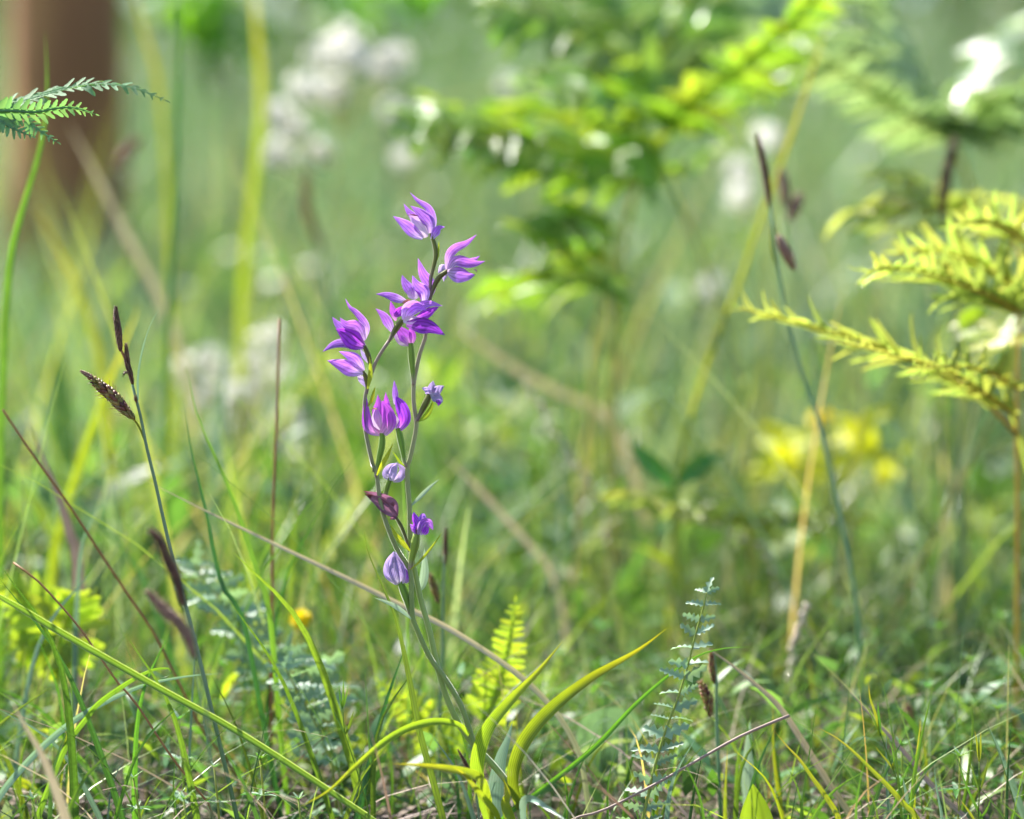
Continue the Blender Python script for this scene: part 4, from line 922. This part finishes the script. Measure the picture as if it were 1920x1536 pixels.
sedge('sedge with a slim dark spike and a short stalked brown one hanging aside the bracken',
      [(1443, 380), (1450, 440), (1458, 500), (1472, 580), (1500, 690), (1535, 790), (1560, 900), (1590, 1040), (1610, 1180)], 9, 1.17,
      [('s', [(1442, 385), (1438, 345), (1430, 300), (1420, 255)], 12, 'spike_dark', 1.17, 20, 5, .1),
       ('s', [(1461, 445), (1468, 462), (1478, 482), (1487, 502)], 24, 'spike_pale', 1.16, 14, 8, .1),
       ('t', [(1458, 500), (1448, 470), (1448, 420), (1461, 447)], 4, 'grass_yellow')])
sedge('blurred sedge with two small brown spikes close behind the slim dark spike',
      [(1475, 330), (1478, 400), (1495, 500), (1520, 640), (1560, 900)], 7, 1.35,
      [('s', [(1474, 385), (1470, 350), (1464, 320)], 20, 'spike_pale', 1.34, 10, 6),
       ('s', [(1480, 410), (1490, 390), (1500, 365)], 24, 'spike_pale', 1.34, 10, 6)])
sedge('blurred sedge with a dark spike before the grey-green bracken stem',
      [(1778, 400), (1785, 520), (1790, 700), (1800, 1000)], 10, 1.36,
      [('s', [(1768, 400), (1770, 360), (1778, 310), (1790, 265)], 20, 'spike_dark', 1.36, 16, 6)])
sedge('blurred sedge with long purplish spike by the foot of the folded leaf',
      ZA((1660, 640), (1690, 750), (1740, 950), (1790, 1200), (1850, 1500)), 6, .88 + .0,
      [('s', ZA((1650, 640), (1590, 420), (1510, 240), (1430, 60), (1360, -20)), 22, 'spike_dark', .88, 26, 6, .3),
       ('s', ZA((1750, 1100), (1690, 930), (1600, 800), (1480, 690), (1330, 530)), 22, 'spike_pale', .88, 26, 6, .9)])
sedge('blurred sedge spike pointing up between the pine trunk and the reed stalk',
      [(215, 325), (210, 420), (200, 600), (195, 760)], 6, 1.6,
      [('s', [(218, 322), (232, 298), (248, 275), (262, 262)], 26, 'spike_brown', 1.6, 12, 6)])
sedge('blurred sedge with brown spike leaning under the white blossoms',
      [(590, 430), (605, 480), (615, 600), (620, 900)], 8, 1.6,
      [('s', [(600, 460), (585, 420), (575, 380), (575, 330)], 18, 'spike_brown', 1.6, 14, 6)])
sedge('slim sedge with a blackish spike and a small brown one close to the orchid stems',
      [(833, 1040), (831, 1120), (828, 1250), (824, 1350)], 8, 1.1,
      [('s', [(834, 1060), (835, 1030), (836, 992)], 9, 'spike_dark', 1.1, 16, 5),
       ('s', [(821, 1128), (815, 1105), (806, 1078)], 13, 'spike_brown', 1.09, 12, 6, .2),
       ('t', [(829, 1180), (824, 1150), (820, 1125)], 3, 'grass')])
sedge('brown knobbly sedge spikes close beside the feathery herb',
      Z6((485, 430), (500, 560), (500, 700), (508, 900), (520, 1196)), 8, 1.06,
      [('s', Z6((490, 560), (480, 500), (478, 420)), 13, 'spike_brown', 1.06, 12, 6),
       ('s', Z6((470, 710), (460, 640), (430, 570)), 20, 'spike_brown', 1.055, 9, 6, .1)])
sedge('short sedge with a single oval brown spike before the dark soil',
      ZD((965, 600), (975, 760), (985, 950), (990, 1100)), 7, 1.12,
      [('s', ZD((965, 560), (945, 470), (915, 375)), 22, 'spike_brown', 1.12, 10, 7)])
sedge('small sedge with one thin black spike between the orchid leaf bases',
      Z4((885, 930), (890, 1000), (900, 1080)), 6, .975,
      [('s', Z4((885, 930), (850, 860), (798, 765)), 7, 'spike_dark', .975, 24, 5, .1)])

# ------------------------------------------------------------------ feathery blue-green herbs
def feathery(label, px, d, step, L, sc=1., wig=1.):
    w = to_ground(path(px, d)); e = thing('feathery_herb', (w[-1].x, w[-1].y, 0), label, 'herb', 'feathery blue-green herbs')
    mb = MB(); g_tube(mb, w[::-1], lambda t: S * d * (3.6 - 2 * t), 30, 6); link('stem', mb.mesh('stem', 'milfoil_stem'), e)
    q = smooth(path(px, d), 80); T = tangents(q); ms = leaflets('cut', 'milfoil'); tot = sum((b - a).length for a, b in zip(q, q[1:]))
    n = int(tot / (step * S * d))
    for i in range(n):
        t = i / n; k = int(t * 79); tt = -T[k]
        for side in ((-1, 1) if i else (-1, 0, 1)):
            dr = (RT * side * 1.0 + UP * random.uniform(.15, .5) - FW * random.uniform(-.5, .6) * wig).normalized()
            if side == 0: dr = (UP + RT * .3).normalized()
            nn = (UP * .7 - FW * random.uniform(.3, 1.2)); nn = (nn - dr * nn.dot(dr)).normalized(); nn = Quaternion(dr, R(random.uniform(-60, 60))) @ nn
            ls = L * S * d * (.7 + .4 * min(1, t * 3)) * random.uniform(.85, 1.15)
            m = Matrix((dr * ls, nn.cross(dr) * ls, nn * ls)).transposed().to_4x4(); m.translation = q[k]
            link('leaf', random.choice(ms), e, m)
    return e
feathery('feathery blue-green herb on yellow stem standing beside the orchid leaves',
         Z6((455, 150), (440, 220), (408, 330), (368, 490), (318, 650), (270, 775), (222, 930), (182, 1100), (160, 1196), (140, 1290)), 1.0, 27, 40)
feathery('blurred feathery herb, its tip beside the green upright blades',
         ZB((20, 480), (180, 700), (420, 1000), (560, 1200), (700, 1450), (760, 1700)), 1.13, 20, 62, wig=1.5)
feathery('blurred feathery herb below the small yellow flower',
         ZB((840, 1270), (1000, 1400), (1080, 1520), (1120, 1700), (1120, 1900)), 1.1, 18, 66, wig=1.5)
feathery('blurred glinting feathery herb beside the leaning yellow fern',
         ZC((1130, 60), (1250, 300), (1400, 560), (1500, 800), (1560, 1000)), 1.07, 20, 58, wig=1.5)

# ------------------------------------------------------------------ small whorled herbs near the soil
wh = [leaflet_mesh('leaf', mm, .26, 0, 0, 7, c, .35, .6) for mm in ('herb', 'herb_pale') for c in (.1, .3)]
def whorl(label, x, y, d, h, L, tilt=0, nw=3):
    top = P(x, y, d); base = Vector((top.x + tilt * .3, top.y, -.006)); e = thing('whorled_herb', (base.x, base.y, 0), label, 'herb', 'whorled herbs near the soil')
    mb = MB(); g_tube(mb, [base, base.lerp(top, .5) + Vector((.002, 0, 0)), top], lambda t: .0007 * (1 - .4 * t), 8, 5); link('stem', mb.mesh('stem', 'milfoil_stem'), e)
    for i in range(nw):
        c = base.lerp(top, 1 - i * .28); l = L * S * d * (.55 + .3 * i)
        for j in range(6):
            a = j * 1.047 + i * .5 + random.uniform(-.2, .2); dr = Vector((math.cos(a), math.sin(a), (.9 if i == 0 else .25) + random.uniform(-.2, .2))).normalized()
            nn = Vector((0, 0, 1)); nn = (nn - dr * nn.dot(dr)).normalized(); ls = l * random.uniform(.8, 1.2)
            m = Matrix((dr * ls, nn.cross(dr) * ls, nn * ls)).transposed().to_4x4(); m.translation = c
            link('leaf', wh[(j + i) % 4], e, m)
whorl('whorled herb with a bright curled top under the folded sedge leaf', 488, 1425, 1.0, .05, 44)
whorl('dense whorled herb beside the dark sedge stem foot', 345, 1500, .97, .04, 46)
whorl('whorled herb with bluish leaves beside the brown crossing stem foot', 335, 1350, 1.04, .05, 46)
whorl('small whorled herb near the looped blade foot', 402, 1440, .99, .04, 34)
for i, (x, y, d) in enumerate([(60, 1500, .97), (100, 1400, 1.05), (250, 1460, 1.0), (180, 1330, 1.12), (560, 1500, .99), (620, 1430, 1.05), (1500, 1390, 1.08), (1560, 1250, 1.2), (1640, 1190, 1.25),
                               (1700, 1120, 1.3), (1760, 1180, 1.22), (1820, 1240, 1.15), (1880, 1160, 1.2), (1870, 1330, 1.08), (1650, 1090, 1.35), (1740, 1290, 1.12), (1580, 1140, 1.3), (1900, 1080, 1.3),
                               (1690, 1400, 1.04), (1800, 1420, 1.02), (1340, 1120, 1.3), (1240, 1090, 1.35), (1130, 1180, 1.25), (1050, 1230, 1.2), (30, 1250, 1.15), (420, 1250, 1.15)]):
    g_ = P(x, y, d); near = min(MARKS, key=lambda k: (MARKS[k][0] - g_.x) ** 2 + (MARKS[k][1] - g_.y) ** 2)
    whorl(f'low whorled herb with narrow leaves near {near}', x, y, d, .04, 50 if i > 8 else 38, random.uniform(-.02, .02))

# forked grass sprigs at the lower right
def sprig(label, px, d, tufts):
    w = to_ground(path(px, d))[::-1]; e = thing('grass_sprig', (w[0].x, w[0].y, 0), label, 'grass sprig', 'forked grass sprigs'); mb = MB()
    g_tube(mb, w, lambda t: S * d * (2.1 - t), 16, 5); link('stem', mb.mesh('stem', 'grass'), e)
    for a in tufts:
        mb = MB(); g_blade(mb, path(a[0], d), lance(a[1] * S * d, .35, .4), 12, 3, 20, .5); link('branch', mb.mesh('branch', a[2]), e)
sprig('forked grass sprig with a leaning yellowish tip before the mauve dry blade', ZD((690, 620), (740, 760), (800, 930), (850, 1070), (900, 1210), (950, 1370)), .99,
      [(ZD((690, 640), (640, 440), (600, 320), (588, 190)), 6, 'grass_yellow'), (ZD((690, 640), (650, 540), (600, 440), (560, 362)), 4, 'grass'), (ZD((690, 640), (680, 540), (670, 430), (668, 335)), 6, 'grass'),
       (ZD((800, 930), (740, 850), (690, 790), (640, 725)), 4, 'grass_yellow'), (ZD((800, 930), (805, 840), (785, 740), (755, 670)), 4, 'grass'), (ZD((800, 935), (795, 900), (810, 850)), 6, 'grass_yellow'), (ZD((920, 1250), (910, 1150), (890, 1050), (880, 990)), 7, 'grass_blue')])
sprig('upright forked grass sprig shaped like a trident', ZD((1535, 860), (1537, 1000), (1537, 1140), (1530, 1260), (1520, 1370)), .99,
      [(ZD((1535, 860), (1520, 740), (1510, 660), (1497, 595)), 5, 'grass_yellow'), (ZD((1535, 860), (1545, 740), (1550, 605)), 5, 'grass_yellow'), (ZD((1535, 860), (1532, 760), (1530, 630)), 4, 'grass'),
       (ZD((1537, 1130), (1500, 1010), (1470, 910), (1435, 830)), 4, 'grass'), (ZD((1537, 1130), (1575, 1000), (1600, 900), (1615, 810)), 5, 'grass'), (ZD((1525, 1360), (1590, 1290), (1640, 1175)), 5, 'grass'), (ZD((1500, 1370), (1440, 1280), (1380, 1195)), 5, 'grass_yellow')])
sprig('forked grass sprig beside the crossing orchid leaf and sedge leaf', ZC((1640, 420), (1655, 560), (1670, 680), (1740, 870), (1800, 1080), (1870, 1320)), .985,
      [(ZC((1640, 430), (1620, 340), (1610, 200)), 4, 'grass'), (ZC((1640, 430), (1648, 300), (1650, 150)), 5, 'grass'), (ZC((1640, 430), (1670, 330), (1695, 210)), 4, 'grass'),
       (ZC((1668, 660), (1620, 570), (1560, 440)), 5, 'grass'), (ZC((1668, 660), (1710, 560), (1750, 430)), 6, 'grass')])

# ------------------------------------------------------------------ flowers in the background
def floret_mesh(name, mat, n=5):
    mb = MB()
    for j in range(n):
        a = 6.283 * j / n; u = Vector((math.cos(a), math.sin(a), .25)); g_blade(mb, [Vector((0, 0, 0)), u * .5 + Vector((0, 0, .03)), u], lance(.62, .6, .3, 2.5), 6, 3, 0, .3, face=Vector((0, 0, 1)))
    return mb.mesh(name, mat)
FL = floret_mesh('floret', 'white')
def umbels(name, label, base_px, d, heads, group, fl, fsize, cat='flower', stem='fern_stem', nf=24):
    w = to_ground(path(base_px, d))[::-1]; e = thing(name, (w[0].x, w[0].y, 0), label, cat, group); mb = MB()
    g_tube(mb, w, lambda t: .0016 * (1 - .5 * t), 16, 6); link('stem', mb.mesh('stem', stem), e)
    q = smooth(w, 30)
    for (x, y, r, dz) in heads:
        c = P(x, y, d + dz); rr = r * S * d; mb = MB(); foot = min(q[8:], key=lambda p: (p - (c - Vector((0, 0, rr * 2.5)))).length)
        g_tube(mb, [foot, foot.lerp(c, .6) - Vector((0, 0, rr * .2)), c - Vector((0, 0, rr))], lambda t: .0009, 8, 5)
        o = None; pts = []
        for i in range(nf):
            v = Vector((random.gauss(0, .5), random.gauss(0, .5), random.gauss(.1, .42))) * rr
            pts.append(v); g_tube(mb, [c - Vector((0, 0, rr)), c + v], lambda t: .0003, 3, 3)
        o = link('flower_head', mb.mesh('flower_head', stem), e)
        for v in pts:
            z = v.normalized(); m = z.to_track_quat('Z', 'Y').to_matrix().to_4x4() @ Matrix.Diagonal((fsize, fsize, fsize, 1)); m.translation = c + v
            link('floret', fl, o, m)
umbels('white_flower_plant', 'tall white-flowered plant with rounded heads between reed stalk and orchid top', [(640, 250), (610, 420), (600, 600), (605, 800)], 2.0,
       [(640, 75, 34, 0), (620, 110, 28, .04), (665, 110, 26, -.03), (735, 115, 32, 0), (710, 130, 18, .05), (580, 165, 28, -.05), (625, 178, 28, 0), (530, 220, 28, 0), (545, 245, 18, .04), (525, 290, 24, .05), (600, 290, 16, .1)], 'white-flowered plants', FL, .0075, nf=18)
umbels('white_flower_plant', 'low white-flowered plant behind the reddish dry stem', [(470, 800), (470, 900), (475, 1000)], 1.75,
       [(490, 650, 34, 0), (460, 680, 30, .03), (395, 680, 28, .05), (450, 745, 34, 0), (490, 730, 24, .05), (535, 790, 30, 0), (430, 800, 34, 0), (385, 740, 20, .1), (500, 830, 26, .02), (570, 785, 24, .1), (360, 700, 26, 0), (430, 710, 30, .1), (520, 700, 24, .1), (470, 790, 30, .05), (550, 830, 24, 0)], 'white-flowered plants', FL, .0075, nf=13)
umbels('white_flower_plant', 'sparse white-flowered plant behind the slim dark sedge spike', [(1400, 420), (1400, 600), (1395, 800)], 2.1,
       [(1390, 365, 24, 0), (1392, 325, 22, .05), (1440, 262, 24, 0), (1335, 540, 18, 0)], 'white-flowered plants', FL, .008, nf=12)
umbels('white_flower_plant', 'tiny white blossoms beside the bracken far behind the orchid', [(790, 200), (780, 400), (775, 700)], 2.2,
       [(735, 210, 22, 0), (760, 295, 20, 0), (950, 155, 16, 0)], 'white-flowered plants', FL, .008, nf=9)
w_ = to_ground(path([(1560, 880), (1565, 960), (1570, 1050)], 1.55))
e_ = thing('leafy_herb', (w_[-1].x, w_[-1].y, 0), 'blurred herb with a mass of lime-yellow leaves beside the sedge stem', 'herb'); mb = MB()
g_tube(mb, w_, lambda t: .002, 10, 6)
for x, y in ((1490, 850), (1610, 835), (1660, 860)): g_tube(mb, [w_[1], P(x, y + 15, 1.55)], lambda t: .001, 5, 5)
link('stem', mb.mesh('stem', 'milfoil_stem'), e_)
lime = [leaflet_mesh('leaf', 'yellow_lime', .6, 0, 0, 9, c, .25, .5) for c in (.1, .35)]
for x, y, r, n_ in ((1480, 850, 40, 16), (1600, 825, 46, 20), (1540, 880, 40, 8), (1660, 880, 40, 8), (1430, 880, 30, 5)):
    for i in range(n_):
        c = P(x + random.gauss(0, r * .6), y + random.gauss(0, r * .4), 1.55 + random.uniform(-.05, .05)); dr = Vector((random.gauss(0, 1), random.gauss(0, .6), random.gauss(0, .5))).normalized()
        nn = Vector((0, -.8, .6)); nn = (nn - dr * nn.dot(dr)).normalized(); l_ = random.uniform(.012, .024)
        m = Matrix((dr * l_, nn.cross(dr) * l_, nn * l_)).transposed().to_4x4(); m.translation = c; link('leaf', random.choice(lime), e_, m)
FO = floret_mesh('floret', 'yellow')
umbels('yellow_flower_plant', 'single orange-yellow blossom touching the sedge stem', [(1545, 860), (1550, 960), (1550, 1060)], 1.55, [(1540, 790, 16, 0)], 'yellow-flowered plants', FO, .006, nf=9)
umbels('yellow_flower_plant', 'small bright yellow flower low in the grass near the feathery herbs', [(565, 1200), (570, 1260), (575, 1330)], 1.17, [(565, 1160, 11, 0)], 'yellow-flowered plants', FO, .004, nf=18)

# broad leaves
def broadleaf(label, px, w, mat, d, roll=0, cup=.25, peak=.4, group=None, ground=True):
    pts = path(px, d)
    if ground: pts = to_ground(pts)
    pts = pts[::-1]; e = None; mb = MB()
    g_blade(mb, pts, lance(w * S * (d if isinstance(d, (int, float)) else d[0]), peak, .12, 1.8), 26, 9, roll, cup, wave=.04)
    return tag(link('broad_leaf', mb.mesh('broad_leaf', mat)), label, 'leaf', group)
broadleaf('yellow-green rounded leaf tip low between feathery herb and yellow blade', [(1412, 1470), (1415, 1500), (1418, 1540), (1420, 1580)], 70, 'herb_yellow', 1.0, peak=.6)
broadleaf('pale green round blurred leaf behind the orchid leaves', [(1085, 1440), (1130, 1400), (1170, 1370), (1200, 1380)], 130, 'herb_pale', 1.14, ground=False, peak=.5)
w_ = to_ground(path([(1268, 905), (1270, 960), (1272, 1040)], 1.36))
e_ = thing('leafy_herb', (w_[-1].x, w_[-1].y, 0), 'herb with a pair of dark green pointed leaves above the low bracken frond', 'herb'); mb = MB()
g_tube(mb, w_, lambda t: .0015, 10, 6); link('stem', mb.mesh('stem', 'milfoil_stem'), e_)
part_blade('leaf', e_, [(1266, 912), (1235, 885), (1200, 850), (1176, 826)], 38, 'herb', 1.36, n=20, nc=7, cup=.25, peak=.45, base=.15)
part_blade('leaf', e_, [(1268, 912), (1300, 882), (1330, 860), (1362, 851)], 38, 'herb', 1.36, n=20, nc=7, cup=.25, peak=.45, base=.15)
part_blade('leaf', e_, [(1268, 912), (1255, 930), (1225, 945), (1190, 950)], 34, 'herb_yellow', 1.33, n=20, nc=7, cup=.25, peak=.45, base=.15)
broadleaf('blurred deep green pointed leaf behind the sedge with the nodding spike', [(100, 625), (105, 660), (110, 700), (115, 740), (120, 900)], 50, 'grass_dark', 1.6, peak=.6)
broadleaf('blurred yellow hanging leaf below the curled bracken', [(1830, 640), (1832, 600), (1838, 575)], 70, 'herb_yellow', 1.28, ground=False, peak=.5)
broadleaf('upright pale lilac dry leaf behind the thin straight stalk', Z6((655, 740), (650, 850), (645, 950), (645, 1040), (648, 1100)), 24, 'bract_pale', 1.06, peak=.6)

# grass stems; pale glossy seed shapes stand in for glints of dew drops
def dew_stem(label, px, d, n, r):
    w = to_ground(path(px, d)); e = thing('dew_stem', (w[-1].x, w[-1].y, 0), label, 'dew-beaded stem', 'grass stems with pale beads as dew glints'); mb = MB()
    g_tube(mb, w[::-1], lambda t: S * d * 1.6, 20, 5); link('stalk', mb.mesh('stalk', 'straw'), e); q = smooth(path(px, d), n)
    for i in range(n):
        mb = MB(); c = q[i] + Vector((random.uniform(-1, 1), random.uniform(-1, 1), random.uniform(-.5, .5))) * r * S * d * .8
        g_seed(mb, c, Vector((random.gauss(0, 1), random.gauss(0, .4), 1.5)), r * 2.6 * S * d, r * S * d, 7); link('seed', mb.mesh('seed', 'dew_glint'), e)  # each pale seed shape is an added glint of dew
dew_stem('bowed grass stem strung with pale glossy beads as dew glints near the bracken stems', [(985, 720), (1030, 790), (1062, 845), (1095, 890), (1125, 935), (1140, 1020)], 1.36, 16, 6)
dew_stem('upright grass stem with pale beads as dew glints among the dark herbs', [(1515, 1140), (1500, 1170), (1490, 1200), (1482, 1240), (1480, 1290)], 1.2, 12, 7)
dew_stem('grass stem with pale beads as dew glints under the low bracken frond', [(1260, 960), (1340, 985), (1400, 1010), (1440, 1040), (1450, 1100)], 1.34, 10, 6)
